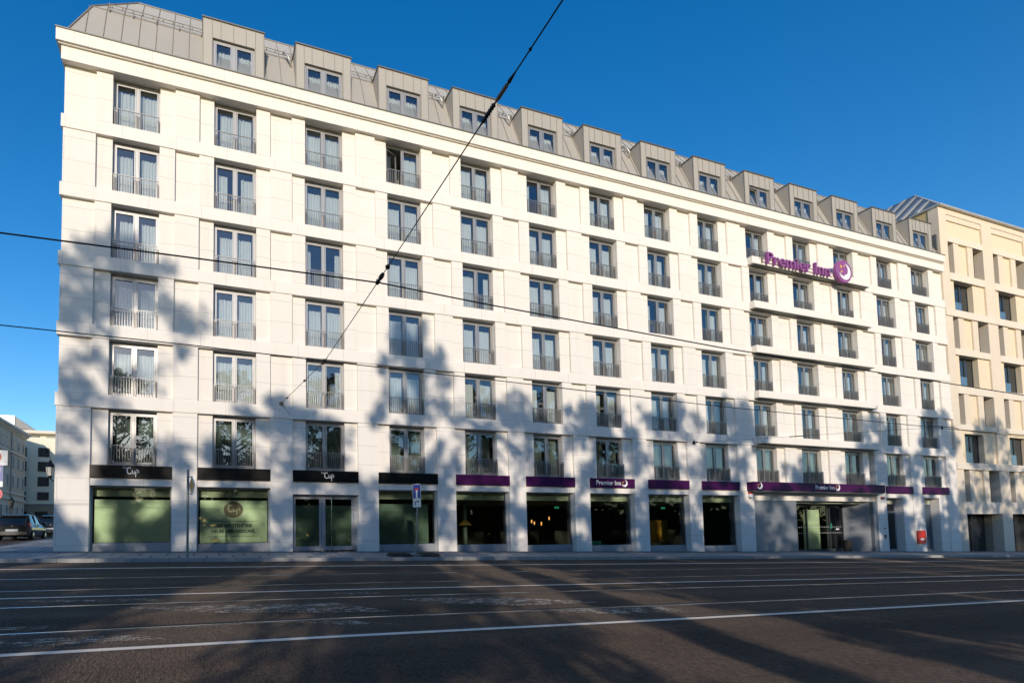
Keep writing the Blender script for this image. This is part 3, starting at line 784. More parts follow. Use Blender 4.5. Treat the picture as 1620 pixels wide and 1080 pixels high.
fascia(59.8, 63.25, 'purple', 'plain purple fascia sign over the narrow slate door beside the red box')

big = empty('roof_level_letter_sign', (47.3, -.62, 15.3), 'large purple free standing letters with round moon disc on the topmost balcony', 'sign')
lw = put_text('Premier Inn', (42.95, -.56, 15.34), w=6.42, h=.86, bold=.006, depth=.22, spacing=1.0)
par = list(range(len(lw.v)))                                    # one part for each standing letter
def fd(a):
    while par[a] != a: par[a] = par[par[a]]; a = par[a]
    return a
for f in lw.f:
    for q in f[1:]: par[fd(q)] = fd(f[0])
isl = {}
for q in range(len(lw.v)): isl.setdefault(fd(q), []).append(q)
spans = sorted([[min(lw.v[q][0] for q in g), max(lw.v[q][0] for q in g), [r]] for r, g in isl.items()])
mg = []
for sp_0 in spans:
    if mg and sp_0[0] < mg[-1][1]-.12: mg[-1][1] = max(mg[-1][1], sp_0[1]); mg[-1][2] += sp_0[2]
    else: mg.append(sp_0)
for a_, b_, roots in mg:
    rs = set(roots); L_ = MB(); L_.v = lw.v; L_.f = [f for f in lw.f if fd(f[0]) in rs]
    use = sorted({q for f in L_.f for q in f}); ix = {q: n for n, q in enumerate(use)}
    L_.v = [lw.v[q] for q in use]; L_.f = [tuple(ix[q] for q in f) for f in L_.f]
    L_.build('letter', M['purple_l'], big)
MB().box(42.6, 49.9, -.46, -.441, 15.42, 15.5).box(42.6, 49.9, -.46, -.441, 15.68, 15.74).box(42.58, 42.66, -.56, -.441, 15.36, 15.84).box(42.3, 42.6, -.55, -.53, 15.7, 15.73).build('mounting_rail', M['seam'], big)
dsk = MB().lathe((50.78, -.55, 15.88), [(.84, -.20), (.86, -.18), (.86, .04), (.84, .06)], 48, 'y').build('logo_disc', M['purple_l'], big)
crescent(-.775, -.752, 50.82, 15.84, .62).build('moon_emblem', M['white'], dsk)
for (dx, dz, q) in ((-.36, .30, .14), (-.02, .38, .08), (-.32, -.08, .11)):
    star(-.775, -.752, 50.78+dx, 15.88+dz, q).build('star_emblem', M['yellow'], dsk)

# ------------------------------------------------------------------ small things on the facade
rb = empty('fire_service_cabinet', (59.14, -.12, -4.42), 'bright red wall cabinet with white label beside the slate side door', 'wall cabinet')
MB().box(58.70, 59.60, -.13, -.005, -4.42, -3.50).build('cabinet_box', M['redbox'], rb)
MB().box(58.66, 59.64, -.135, -.10, -4.46, -4.421).box(58.66, 59.64, -.135, -.10, -3.499, -3.46).box(58.66, 58.699, -.135, -.10, -4.42, -3.5).box(59.601, 59.64, -.135, -.10, -4.42, -3.5).build('cabinet_rim', M['redbox'], rb)
MB().box(58.95, 59.42, -.138, -.131, -4.22, -4.06).build('cabinet_label', M['signwhite'], rb)
bn = empty('litter_bin', (51.8, .75, zb(52)), 'round black litter bin in the entrance recess', 'bin')
MB().lathe((51.8, .75, zb(52)), [(.24, 0), (.27, .05), (.29, .72), (.26, .74)], 20).build('bin_body', M['rubber'], bn)
MB().lathe((51.8, .75, zb(52)+.74), [(.30, 0), (.30, .05), (.22, .10), (.20, .10)], 20).build('bin_rim', M['iron'], bn)
al = empty('alarm_siren', (40.92, -.15, -1.1), 'white wall siren with red top left of the entrance canopy', 'siren')
MB().box(40.76, 41.08, -.16, -.005, -1.02, -.80).build('siren_body', M['signwhite'], al)
MB().box(40.78, 41.06, -.15, -.005, -.799, -.69).build('siren_light', M['redbox'], al)
MB().lathe((40.92, -.08, -1.12), [(.05, 0), (.07, .1)], 10).build('siren_horn', M['galv'], al)
fl = empty('warning_lamp', (54.8, -.1, -.95), 'small flat red warning lamp under the right end of the canopy', 'lamp')
MB().box(54.62, 54.98, -.10, -.005, -1.0, -.93).build('lamp_base', M['iron'], fl); MB().box(54.65, 54.95, -.09, -.005, -.929, -.86).build('lamp_lens', M['redbox'], fl)
ic = empty('intercom_panel', (54.9, -.05, -3.9), 'small dark intercom panel with steel surround on the pier right of the entrance', 'intercom')
MB().box(54.78, 55.02, -.05, -.005, -4.05, -3.72).build('intercom_plate', M['galv'], ic); MB().box(54.82, 54.98, -.06, -.051, -3.9, -3.76).build('intercom_screen', M['rubber'], ic)
MB().lathe((54.92, -.03, -3.25), [(.05, -.03), (.05, .025)], 12, 'y').build('intercom_button', M['iron'], ic)

def lantern(parent, x, y, z, s=1., gl='lampglass'):
    MB().lathe((x, y, z), [(.10*s, 0), (.13*s, .03*s), (.20*s, .42*s), (.20*s, .45*s)], 6).build('lantern_glass', M[gl], parent)
    c = MB().lathe((x, y, z+.45*s), [(.24*s, 0), (.23*s, .03*s), (.13*s, .17*s), (.11*s, .20*s), (.06*s, .27*s), (.07*s, .31*s), (.015*s, .36*s), (.008*s, .52*s)], 12)
    for q in range(6):
        t = PI/3*q; c.tube([(x+.13*s*math.cos(t), y+.13*s*math.sin(t), z+.03*s), (x+.21*s*math.cos(t), y+.21*s*math.sin(t), z+.46*s)], .012*s, 5)
    c.lathe((x, y, z-.10*s), [(.03*s, 0), (.06*s, .03*s), (.11*s, .10*s), (.12*s, .12*s)], 8)
    c.build('lantern_frame', M['iron'], parent)
wlamp = empty('wall_lantern', (-.05, .6, -.6), 'old style black wall lantern on the left flank of the hotel', 'lantern')
lantern(wlamp, -.36, .5, -.50, .88)
MB().tube([(-.05, .5, -.75), (-.25, .5, -.70), (-.36, .5, -.60)], .022, 8).tube([(-.05, .5, -.40), (-.14, .5, -.55), (-.05, .5, -.72)], .015, 6).box(-.07, -.05, .44, .56, -.85, -.30).build('wall_bracket', M['iron'], wlamp)

# things seen through the lobby glass
for n_, (x, y, z, h) in enumerate([(24.4, 3.4, -2.62, .16), (25.0, 3.6, -2.55, .13), (25.9, 3.4, -2.6, .2), (26.3, 3.7, -2.7, .2), (26.7, 3.5, -2.75, .22), (27.3, 3.5, -2.4, .2)]):
    p = empty('pendant_lamp', (x, y, z), 'small glowing tube pendant seen through the shop window right of the black fascias', 'lamp', 'tube pendants in the lobby')
    MB().lathe((x, y, z), [(.035, 0), (.035, h)], 8).build('lamp_tube', m_emit('lamp_glow%d' % n_, (1., .42, .12), 1.3), p)
    MB().tube([(x, y, z+h), (x, y, -1.36)], .006, 4).build('lamp_cord', M['wire'], p)
cu_ = curtain_mesh(2.0, [(33.5, 36.9)], M['mustard'], 90, y=3.2)
o = bpy.data.objects.new('mustard_curtain', cu_); COL.objects.link(o); o.location = (0, 0, -4.05)
tag(o, 'mustard yellow curtain hanging inside the shop window', 'curtain')
for x in (27.0, 35.6):
    ex = MB().box(x-.16, x+.16, 2.2, 2.24, -1.72, -1.60).build('exit_sign', m_emit('exit_glow%d' % int(x), (.04, .45, .22), .35))
    tag(ex, 'small green lit exit sign behind the glass, ' + ('over the tube pendants' if x < 30 else 'over the mustard curtain'), 'exit sign')
fl_ = empty('arc_floor_lamp', (20.5, 2.2, -4.8), 'tall grey floor lamp with yellow shade inside the first lobby window', 'lamp')
MB().box(20.42, 20.62, 2.1, 2.3, -5.6, -1.36).build('lamp_post', m_plain('grey_green_post', (.10, .13, .11), .6), fl_)
MB().lathe((20.5, 2.1, -2.75), [(.42, 0), (.10, .32), (.05, .34)], 16).build('lamp_shade', m_plain('brass_shade', (.16, .11, .03), .5, .2), fl_)
bnq = empty('lobby_bench', (29.1, 1.6, -5.0), 'turquoise upholstered bench low inside the lobby window', 'bench')
MB().box(28.1, 29.9, 1.2, 1.9, -4.55, -4.05).box(28.1, 29.9, 1.7, 1.9, -4.05, -3.8).build('seat_cushion', m_plain('turquoise_cloth', (.06, .30, .27), .8), bnq)
MB().box(28.2, 28.3, 1.3, 1.8, -5.6, -4.55).box(29.7, 29.8, 1.3, 1.8, -5.6, -4.55).build('bench_leg', M['iron'], bnq)

# ------------------------------------------------------------------ beige building on the right
bg = empty('beige_building', (75, 0, zb(75)), 'beige sandstone office building with metal hipped roof right of the hotel', 'building')
bw_, bp_, bb_, fr_, gl_, ri_ = MB(), MB(), MB(), MB(), MB(), MB()
BX0, BXN = 64.512, 5
Z_P = [(18.40, 21.10), (11.85, 14.55), (5.35, 7.98), (-1.14, 1.55)]
Z_Q = [(15.15, 17.78), (8.62, 11.30), (2.12, 4.62)]
zbg = lambda x: zb(x)-.9
bw_.box(BX0, 65.55, 0, .7, zb(65)-.7, 24.0)
for b in range(BXN):
    x0 = 65.55+6.62*b; x1 = x0+5.10; x2 = x0+6.62
    bw_.box(x1, x2, 0, .7, zbg(x1), 23.5)
    for z0, z1 in Z_P:
        bw_.box(x0+.85, x0+1.6, .04, .7, z0, z1).box(x0+2.85, x0+3.65, .04, .7, z0, z1)
        bp_.box(x0+1.6, x0+2.85, .16, .7, z0, z1)
        for (a, c) in ((x0, x0+.85), (x0+3.65, x1)):
            f_ = MB().box(a, a+.06, .62, .70, z0, z1).box(c-.06, c, .62, .70, z0, z1).box(a+.06, c-.06, .62, .70, z0, z0+.06).build('window', M['darkframe'], bg)
            MB().box(a+.06, c-.06, .66, .68, z0+.06, z1).build('pane', M['winglass'], f_)
    for z0, z1 in Z_Q:
        bp_.box(x0, x0+.75, .14, .7, z0, z1).box(x0+3.45, x1, .14, .7, z0, z1)
        a, c = x0+.75, x0+3.45
        f_ = MB().box(a, a+.08, .5, .58, z0, z1).box(c-.08, c, .5, .58, z0, z1).box(a+.08, c-.08, .5, .58, z1-.12, z1).box((a+c)/2+.05, (a+c)/2+.25, .48, .58, z0, z1-.12).build('window', M['darkframe'], bg)
        MB().box(a+.08, (a+c)/2+.05, .53, .55, z0, z1-.12).box((a+c)/2+.25, c-.08, .53, .55, z0, z1-.12).build('pane', M['winglass'], f_)
        MB().box(a+.08, (a+c)/2+.15, .40, .42, z0, z0+1.0).build('glass_railing', M['bluerail'], f_)
    bp_.box(x0, x1, .14, .7, 21.62, 23.02)
    bw_.box(x0, x1, .05, .7, 23.02, 23.5)
    for z0, z1 in ((17.78, 18.40), (11.30, 11.85), (4.62+.30, 5.35), (7.98, 8.62), (21.10, 21.62)):
        bb_.box(x0, x1, -.012, .7, z0, z1)
    bb_.box(x0, x1, .02, .7, -1.66, -1.14).box(x0, x1, .05, .7, -2.14, -1.66)
bw_.box(65.55, 65.55+6.62*BXN, 0, .7, 23.5, 24.0)
XE = 65.55+6.62*BXN
bb_.box(BX0+.02, XE, -.08, .7, 14.56, 15.15).box(BX0+.02, XE, -.08, .7, 1.56, 2.12)
for b in range(BXN):
    x0 = 65.55+6.62*b; bp_.box(x0, x0+5.10, .14, .7, 4.62, 4.92)
bw_.build('wall', M['beige'], bg); bp_.build('wall_panel', M['beige_p'], bg); bb_.build('stone_band', M['beige_band'], bg)
MB().box(64.7, XE, .71, 15, -2.1, 23.9).box(64.7, XE, 2.25, 15, zb(70)-2, -2.1).box(64.56, 64.7, .701, 15, 18, 24.0).build('side_wall', M['yellowwall'], bg)
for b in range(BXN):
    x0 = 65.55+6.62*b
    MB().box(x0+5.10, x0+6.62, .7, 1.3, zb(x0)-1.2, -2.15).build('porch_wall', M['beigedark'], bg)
    f_ = MB().box(x0, x0+.08, 1.1, 1.2, zb(x0)-1.2, -2.14).box(x0+1.2, x0+1.28, 1.1, 1.2, zb(x0)-1.2, -2.14).box(x0+2.9, x0+2.98, 1.1, 1.2, zb(x0)-1.2, -2.14).box(x0+.08, x0+1.2, 1.1, 1.2, -3.0, -2.92).box(x0+1.28, x0+2.9, 1.1, 1.2, -3.0, -2.92).build('ground_floor_window', M['darkframe'], bg)
    MB().box(x0, x0+5.1, 1.21, 1.25, zb(x0)-1.2, -2.14).build('pane', M['winglass'], f_)
rf = MB()
A = (64.45, -.15, 24.06); AP = (69.7, 4.1, 28.45)
rf.quad(A, (XE+.2, -.15, 24.06), (XE+.2, 4.1, 28.45), AP)
rf.quad(A, AP, (69.7, 15, 28.45), (64.45, 15, 24.06)); rf.quad(AP, (XE+.2, 4.1, 28.45), (XE+.2, 15, 28.45), (69.7, 15, 28.45))
broof = rf.build('roof', M['metalroof'], bg, fix=False)
for q in range(11):
    yy = 1.35+q*1.12; t1 = min(1., (yy+.15)/4.25)*.985
    rbm = MB(); wv = .34
    P0 = Vector((64.45, yy, 24.06)); P1_ = Vector((64.45+5.25*t1, yy, 24.06+4.39*t1)); nn = Vector((-.64, 0, .77))*.16
    rbm.hexa([P0, P0+Vector((0, wv, 0)), P1_+Vector((0, wv, 0)), P1_], [P0+nn, P0+nn+Vector((0, wv, 0)), P1_+Vector((0, wv, 0))+nn*.3, P1_+nn*.3])
    rbm.build('roof_rib', M['ribs'], broof)
x = 66.
fs_ = MB()
while x < XE:
    f = min(1, (x-64.45)/5.25); fs_.tube([(x, -.12, 24.09), (x, -.15+4.25*f, 24.09+4.39*f)], .03, 4); x += .6
fs_.build('roof_seam', M['ribs'], broof)
MB().box(64.40, XE+.2, -.24, -.0, 24.001, 24.14).box(64.40, 64.56, .0, 15, 24.001, 24.14).build('gutter', M['ribs'], bg)
MB().box(64.515, 64.56, .35, .42, 19.6, 24.0).build('downpipe', M['ribs'], bg)
MB().box(64.3, 64.51, .15, .62, 20.3, 21.6).build('roof_flashing', M['metalroof'], bg)
MB().tube([(67.2, 9, 26.3), (67.2, 9, 28.6)], .04, 6).build('lightning_rod', M['ribs'], bg)

# ------------------------------------------------------------------ houses down the side street
cl = empty('stucco_town_house', (-24, 73, zside(-24, 73)), 'classical beige stucco town house with cornices down the side street', 'house')
ZG = -3.0
MB().box(-40, -24, 55, 86, ZG, 15.1).build('wall', M['classic'], cl)
tr = MB().box(-40, -23.80, 54.9, 86.1, 14.55, 14.8).box(-40, -23.55, 54.9, 86.25, 14.801, 15.1).box(-40, -23.25, 54.9, 86.4, 15.101, 15.5)
for z0, z1, p in ((11.15, 11.45, .22), (4.45, 4.7, .2), (3.45, 3.75, .25)): tr.box(-24, -24+p, 55, 86+p*.5, z0, z1)
tr.build('cornice', M['classic2'], cl)
MB().hexa([(-40, 54.9, 15.501), (-23.4, 54.9, 15.501), (-23.4, 86.3, 15.501), (-40, 86.3, 15.501)], [(-33, 60, 19.), (-31, 60, 19.), (-31, 80, 19.), (-33, 80, 19.)]).build('roof', M['tile'], cl)
for zi, (z0, z1) in enumerate(((12.1, 13.5), (9.0, 10.7), (5.85, 7.5), (.2, 2.5))):
    for q in range(11):
        yc = 58.6+2.62*q
        f = MB().box(-24, -23.9, yc-.62, yc-.45, z0-.1, z1+.15).box(-24, -23.9, yc+.45, yc+.62, z0-.1, z1+.15).box(-24, -23.9, yc-.45, yc+.45, z1, z1+.15).box(-24, -23.8, yc-.7, yc+.7, z0-.2, z0-.101).box(-24, -23.93, yc-.03, yc+.03, z0, z1).box(-24, -23.93, yc-.45, yc-.38, z0, z1).box(-24, -23.93, yc+.38, yc+.45, z0, z1).build('window', M['classic2'], cl)
        MB().box(-24, -23.96, yc-.38, yc-.03, z0-.1, z1).box(-24, -23.96, yc+.03, yc+.38, z0-.1, z1).build('pane', M['winglass'], f)
MB().tube([(-23.85, 78.2, ZG), (-23.85, 78.2, 14.5)], .08, 8).build('downpipe', M['greyclad'], cl)

cr = empty('cream_apartment_block', (-20, 90, zside(-20, 90)), 'plain cream apartment block with dark windows at the end of the side street', 'building')
cw = MB()
MB().box(-60, -10, 90, 104, 3.45, 15.75).build('wall', M['cream'], cr)
MB().box(-60, -10, 89.98, 104, ZG-.5, 3.2).build('plinth', M['plinth'], cr); MB().box(-60, -10, 89.85, 104, 3.2, 3.449).build('string_course', M['greyclad'], cr)
MB().box(-60, -10, 92.5, 104, 15.75, 16.75).build('penthouse_wall', M['cream'], cr); MB().box(-60, -9.5, 91.2, 104.5, 16.75, 17.25).build('roof', M['classic2'], cr)
MB().box(-25, -23.4, 92.44, 92.5, 15.9, 16.5).box(-22.4, -20.2, 92.44, 92.5, 15.76, 16.3).build('penthouse_window', M['winglass'], cr)
for z0, z1 in ((12.15, 13.85), (9.45, 11.25), (6.7, 8.45), (4.15, 5.65)):
    for xc in (-25.75, -22.1, -18.45, -14.8):
        f = MB().box(xc-.92, xc-.8, 89.9, 90, z0, z1).box(xc+.8, xc+.92, 89.9, 90, z0, z1).box(xc-.8, xc+.8, 89.9, 90, z1-.2, z1).box(xc-.06, xc+.06, 89.92, 90, z0, z1-.2).box(xc-.8, xc+.8, 89.88, 89.93, z0, z0+.08).box(xc-.8, xc+.8, 89.88, 89.93, z0+.5, z0+.56)
        for q in range(9): f.box(xc-.78+q*.19, xc-.74+q*.19, 89.89, 89.92, z0+.08, z0+.5)
        fo_ = f.build('window', M['darkframe'], cr)
        MB().box(xc-.8, xc-.06, 89.96, 90, z0, z1-.2).box(xc+.06, xc+.8, 89.96, 90, z0, z1-.2).build('pane', M['winglass'], fo_)
for xc in (-25.6, -22.3, -18.5):
    MB().box(xc-1.0, xc+1.0, 89.93, 89.98, ZG+.6, 2.1).build('ground_floor_window', M['winglass'], cr)
ph = empty('grey_penthouse_block', (-32, 106, 10), 'grey clad rooftop storey with a slanting edge rising above the stucco house', 'building')
MB().prism([(-40, 105, 0), (-25.5, 105, 0), (-25.8, 105, 18.6), (-30.9, 105, 22.3), (-33, 105, 22.4), (-40, 105, 22.4)], (0, 8, 0)).build('wall', M['greyclad'], ph)
MB().box(-33.5, -31.0, 104.8, 105, 17, 22.5).build('white_pier', M['signwhite'], ph)
MB().box(-30.7, -28.9, 104.9, 105, 17.5, 19.8).build('window', M['winglass'], ph)

# street lantern far down the side street
sl_ = empty('street_lantern', (-12.9, 40, zside(-12.9, 40)), 'old style black street lantern on a post in front of the stucco house', 'street lamp')
z0 = zside(-12.9, 40)
MB().lathe((-12.9, 40, z0), [(.16, 0), (.15, .5), (.08, .6), (.06, 2.4), (.05, 3.0)], 10).build('lamp_post', M['iron'], sl_)
lantern(sl_, -12.9, 40, z0+3.1, 1.3, 'winglass')
MB().tube([(-13.35, 40, z0+2.9), (-12.45, 40, z0+2.9)], .03, 6).build('cross_bar', M['iron'], sl_)

# ------------------------------------------------------------------ traffic signs
def rotz(v, c, a):
    x, y = v[0]-c[0], v[1]-c[1]; return (c[0]+x*math.cos(a)-y*math.sin(a), c[1]+x*math.sin(a)+y*math.cos(a), v[2])
def turn(mb, c, a): mb.v = [rotz(p, c, a) for p in mb.v]; return mb
pr = empty('priority_road_sign', (5.42, -4.72, zfw(5.4, -4.7)), 'amber diamond priority road sign seen almost edge on upon a steel post by the kerb', 'traffic sign')
z0 = zfw(5.42, -4.72)
MB().tube([(5.42, -4.72, z0), (5.42, -4.72, -.68)], .048, 12).lathe((5.42, -4.72, -.68), [(.042, 0), (.042, .03)], 12).build('post', M['galv'], pr, smooth=False)
MB().box(5.36, 5.56, -4.735, -4.705, -.97, -.93).box(5.36, 5.56, -4.735, -4.705, -1.62, -1.58).build('clamp', M['galv'], pr)
c = (5.56, -4.72); ang = -R_(72)
def diamond(r, y0, y1): 
    return MB().prism([(c[0]-r, c[1]+y0, -1.27), (c[0], c[1]+y0, -1.27-r), (c[0]+r, c[1]+y0, -1.27), (c[0], c[1]+y0, -1.27+r)], (0, y1-y0, 0))
pl = turn(diamond(.37, -.012, .0), c, ang).build('sign_plate', M['signwhite'], pr)
turn(diamond(.25, -.016, -.0125), c, ang).build('amber_field', M['signyellow'], pl)
turn(diamond(.375, .001, .012), c, ang).build('plate_back', M['signback'], pl)

nt = empty('no_through_road_sign', (14.86, -4.42, zfw(14.9, -4.4)), 'blue no through road sign with white arrow plate on a post in a rubber foot', 'traffic sign')
z0 = zfw(14.86, -4.42)
MB().tube([(14.86, -4.42, z0+.05), (14.99, -4.42, -1.0)], .036, 12).build('post', M['galv'], nt)
MB().tube([(14.855, -4.42, z0+.05), (14.88, -4.42, z0+.55)], .05, 12).build('post_sleeve', M['galv'], nt)
c = (14.97, -4.42); ang = -R_(55)
def plate(x0, x1, z0_, z1_, y0, y1): return turn(MB().box(c[0]+x0, c[0]+x1, c[1]+y0, c[1]+y1, z0_, z1_), c, ang)
W_ = .21
pb = plate(-W_, W_, -1.66, -1.03, -.066, -.05).build('sign_plate', M['signblue'], nt)
for q in ((-W_, W_, -1.045, -1.03), (-W_, W_, -1.66, -1.645), (-W_, -W_+.015, -1.645, -1.045), (W_-.015, W_, -1.645, -1.045)): plate(*q, -.069, -.0661).build('plate_border', M['signwhite'], pb)
plate(-.04, .04, -1.645, -1.29, -.069, -.0661).build('white_stem', M['signwhite'], pb)
plate(-.10, .10, -1.29, -1.20, -.069, -.0661).build('red_bar', M['signred'], pb)
pw = plate(-W_, W_, -2.05, -1.68, -.066, -.05).build('sign_plate', M['signwhite'], nt)
a1 = MB().box(c[0]-.10, c[0]-.06, c[1]-.069, c[1]-.0661, -1.98, -1.82).box(c[0]-.10, c[0]+.05, c[1]-.069, c[1]-.0661, -1.82, -1.785).prism([(c[0]+.05, c[1]-.069, -1.74), (c[0]+.13, c[1]-.069, -1.80), (c[0]+.05, c[1]-.069, -1.865)], (0, .0029, 0))
turn(a1, c, ang).build('arrow_mark', M['txtblack'], pw)
ft = MB()
for xa, xb in ((13.65, 14.62), (15.05, 15.95)):
    zz = zfw(xa, -4.2); ft.hexa([(xa, -4.75, zz), (xb, -4.75, zz-.01), (xb, -3.75, zz+.02), (xa, -3.75, zz+.03)], [(xa+.12, -4.6, zz+.13), (xb-.12, -4.6, zz+.12), (xb-.12, -3.9, zz+.15), (xa+.12, -3.9, zz+.16)])
ft.build('rubber_foot', M['rubber'], nt)
MB().box(14.1, 15.75, -4.5, -4.36, z0+.02, z0+.10).build('foot_bar', M['galv'], nt)

ls = empty('traffic_sign_stack', (-3.55, 4.1, zside(-3.5, 4)), 'stack of parking and speed zone plates on one post at the left picture edge', 'traffic sign')
MB().tube([(-3.5, 4.1, zside(-3.5, 4)), (-3.5, 4.1, 1.15)], .04, 10).build('post', M['galv'], ls)
P1 = MB().box(-4.0, -2.96, 4.0, 4.05, .34, 1.07).build('zone_plate', M['signwhite'], ls)
MB().box(-2.96, -2.91, 4.0, 4.06, .33, 1.08).box(-4.0, -2.96, 4.0, 4.06, 1.071, 1.09).build('plate_edge', M['iron'], P1)
rg = MB()
for a in range(32):
    t0, t1 = 2*PI*a/32, 2*PI*(a+1)/32; cx_, cz_ = -3.48, .74
    q = [(cx_+r*math.cos(t), cz_+r*math.sin(t)) for r, t in ((.19, t0), (.27, t0), (.27, t1), (.19, t1))]
    rg.hexa([(x, 3.985, z) for x, z in q], [(x, 3.999, z) for x, z in q])
rg.build('red_ring', M['signred'], P1)
put_text('30', (-3.62, 3.999, .66), w=.28, h=.2, bold=.01, depth=.012).build('speed_number', M['grey_txt'], P1)
P2 = MB().box(-3.85, -3.13, 4.0, 4.05, -.41, .32).build('parking_plate', M['signblue'], ls)
MB().box(-3.6, -3.25, 3.99, 3.999, .02, .22).build('plate_field', M['signwhite'], P2)
MB().box(-3.85, -3.14, 4.0, 4.05, -.70, -.43).build('lower_plate', M['signwhite'], ls)
MB().lathe((-3.45, 4.02, -1.05), [(.32, -.03), (.32, 0)], 28, 'y').build('round_plate', M['signred'], ls)
MB().lathe((-3.45, 3.985, -1.05), [(.24, -.005), (.24, 0)], 28, 'y').build('round_field', M['signblue'], ls)

# ------------------------------------------------------------------ overhead wires
def wire_obj(name, pts, r, label): 
    return tag(MB().tube(pts, r, 6).build(name, M['wire']), label, 'wire')
w1 = [(-30, -16.9, 1.35), (2.88, -16.9, 1.68), (5.76, -16.9, 1.73), (9.33, -16.9, 1.78), (11.61, -16.9, 1.66), (18.52, -16.9, 1.40), (29.46, -16.9, 1.22), (60, -16.9, .7)]
w2 = [(-30, -11.9, 1.7), (1.4, -11.9, 1.84), (5.63, -11.9, 1.80), (9.27, -11.9, 1.71), (15.16, -11.9, 1.60), (24.4, -11.9, 1.40), (38.08, -11.9, 1.30), (70, -11.9, .9)]
wire_obj('tram_contact_wire', w1, .014, 'tram contact wire crossing the facade higher up, over the nearer track')
o = wire_obj('tram_contact_wire', w2, .014, 'lower tram contact wire crossing the facade, over the farther track')
MB().tube([(36.9, -11.9, 1.30), (37.4, -11.9, 1.37), (39.0, -11.9, 1.38), (39.4, -11.9, 1.30)], .018, 6).tube([(38.1, -11.9, 1.22), (38.1, -11.9, 1.40)], .03, 6).build('wire_insulator', M['insul'], o)
def P_(t, a, b): return Vector(a)+(Vector(b)-Vector(a))*t
sp_ = empty('span_wire', (9.56, 0, 3.28), 'slanting span wire with insulators from the hotel wall up across the street', 'wire')
A_, B_, C_, D_ = (9.56, -.02, 3.28), (9.27, -11.9, 1.74), (9.33, -16.9, 1.84), (9.32, -23.2, 1.90)
MB().tube([A_, B_, C_], .010, 6).build('wire_strand', M['wire'], sp_)
MB().tube([C_, P_(.5, C_, D_), D_, (9.32, -34, 3.0)], .0095, 6).build('wire_strand', M['wire'], sp_)
def online(t0, t1, prof, nm, mt, a=C_, b=D_):
    n = len(prof); MB().tube([P_(t0+(t1-t0)*i/(n-1), a, b) for i in range(n)], prof, 10).build(nm, M[mt], sp_)
online(.752, .803, [.012, .026, .024, .026, .012], 'span_insulator', 'woodins')
online(.70, .752, [.010]+[.030, .016]*7+[.010], 'span_insulator', 'insul')
online(.803, .825, [.024, .010], 'wire_clamp', 'wire'); online(.870, .876, [.012, .020, .012], 'wire_clamp', 'wire'); online(.685, .70, [.008, .016], 'wire_clamp', 'wire')
online(.005, .045, [.012, .045, .02, .05, .02, .04, .012], 'span_insulator', 'insul'); online(.075, .10, [.02, .05, .02], 'wire_clamp', 'insul')
online(.965, 1.005, [.012, .045, .02, .05, .02, .012], 'span_insulator', 'insul', B_, C_)
online(.95, 1.015, [.015, .06, .03, .07, .03, .015], 'span_insulator', 'insul', A_, B_); online(.64, .67, [.02, .05, .02], 'wire_clamp', 'insul', A_, B_); online(.19, .21, [.02, .05, .02], 'wire_clamp', 'insul', A_, B_)
MB().lathe((9.56, -.06, 3.28), [(.09, -.06), (.12, 0), (.12, .05)], 10, 'y').tube([(9.62, -.05, 3.2), (9.95, -.05, 2.75), (10.0, -.05, 2.70)], .012, 6).build('wall_anchor', M['woodins'], sp_)
po = empty('pull_off_wire', (36.14, 0, 2.5), 'thin pull off wire from a wall hook to the lower tram wire near the canopy', 'wire')
MB().tube([(36.14, -.02, 2.5), (37.1, -6, 1.93), (38.08, -11.9, 1.34)], .007, 5).build('wire_strand', M['wire'], po)
MB().box(36.05, 36.23, -.05, -.005, 2.38, 2.62).tube([(36.14, -.05, 2.5), (36.2, -.3, 2.5)], .04, 8).build('wall_hook', M['wire'], po)
MB().tube([P_(.47, (36.14, -.02, 2.5), (38.08, -11.9, 1.34)), P_(.53, (36.14, -.02, 2.5), (38.08, -11.9, 1.34))], .03, 6).build('wire_insulator', M['insul'], po)

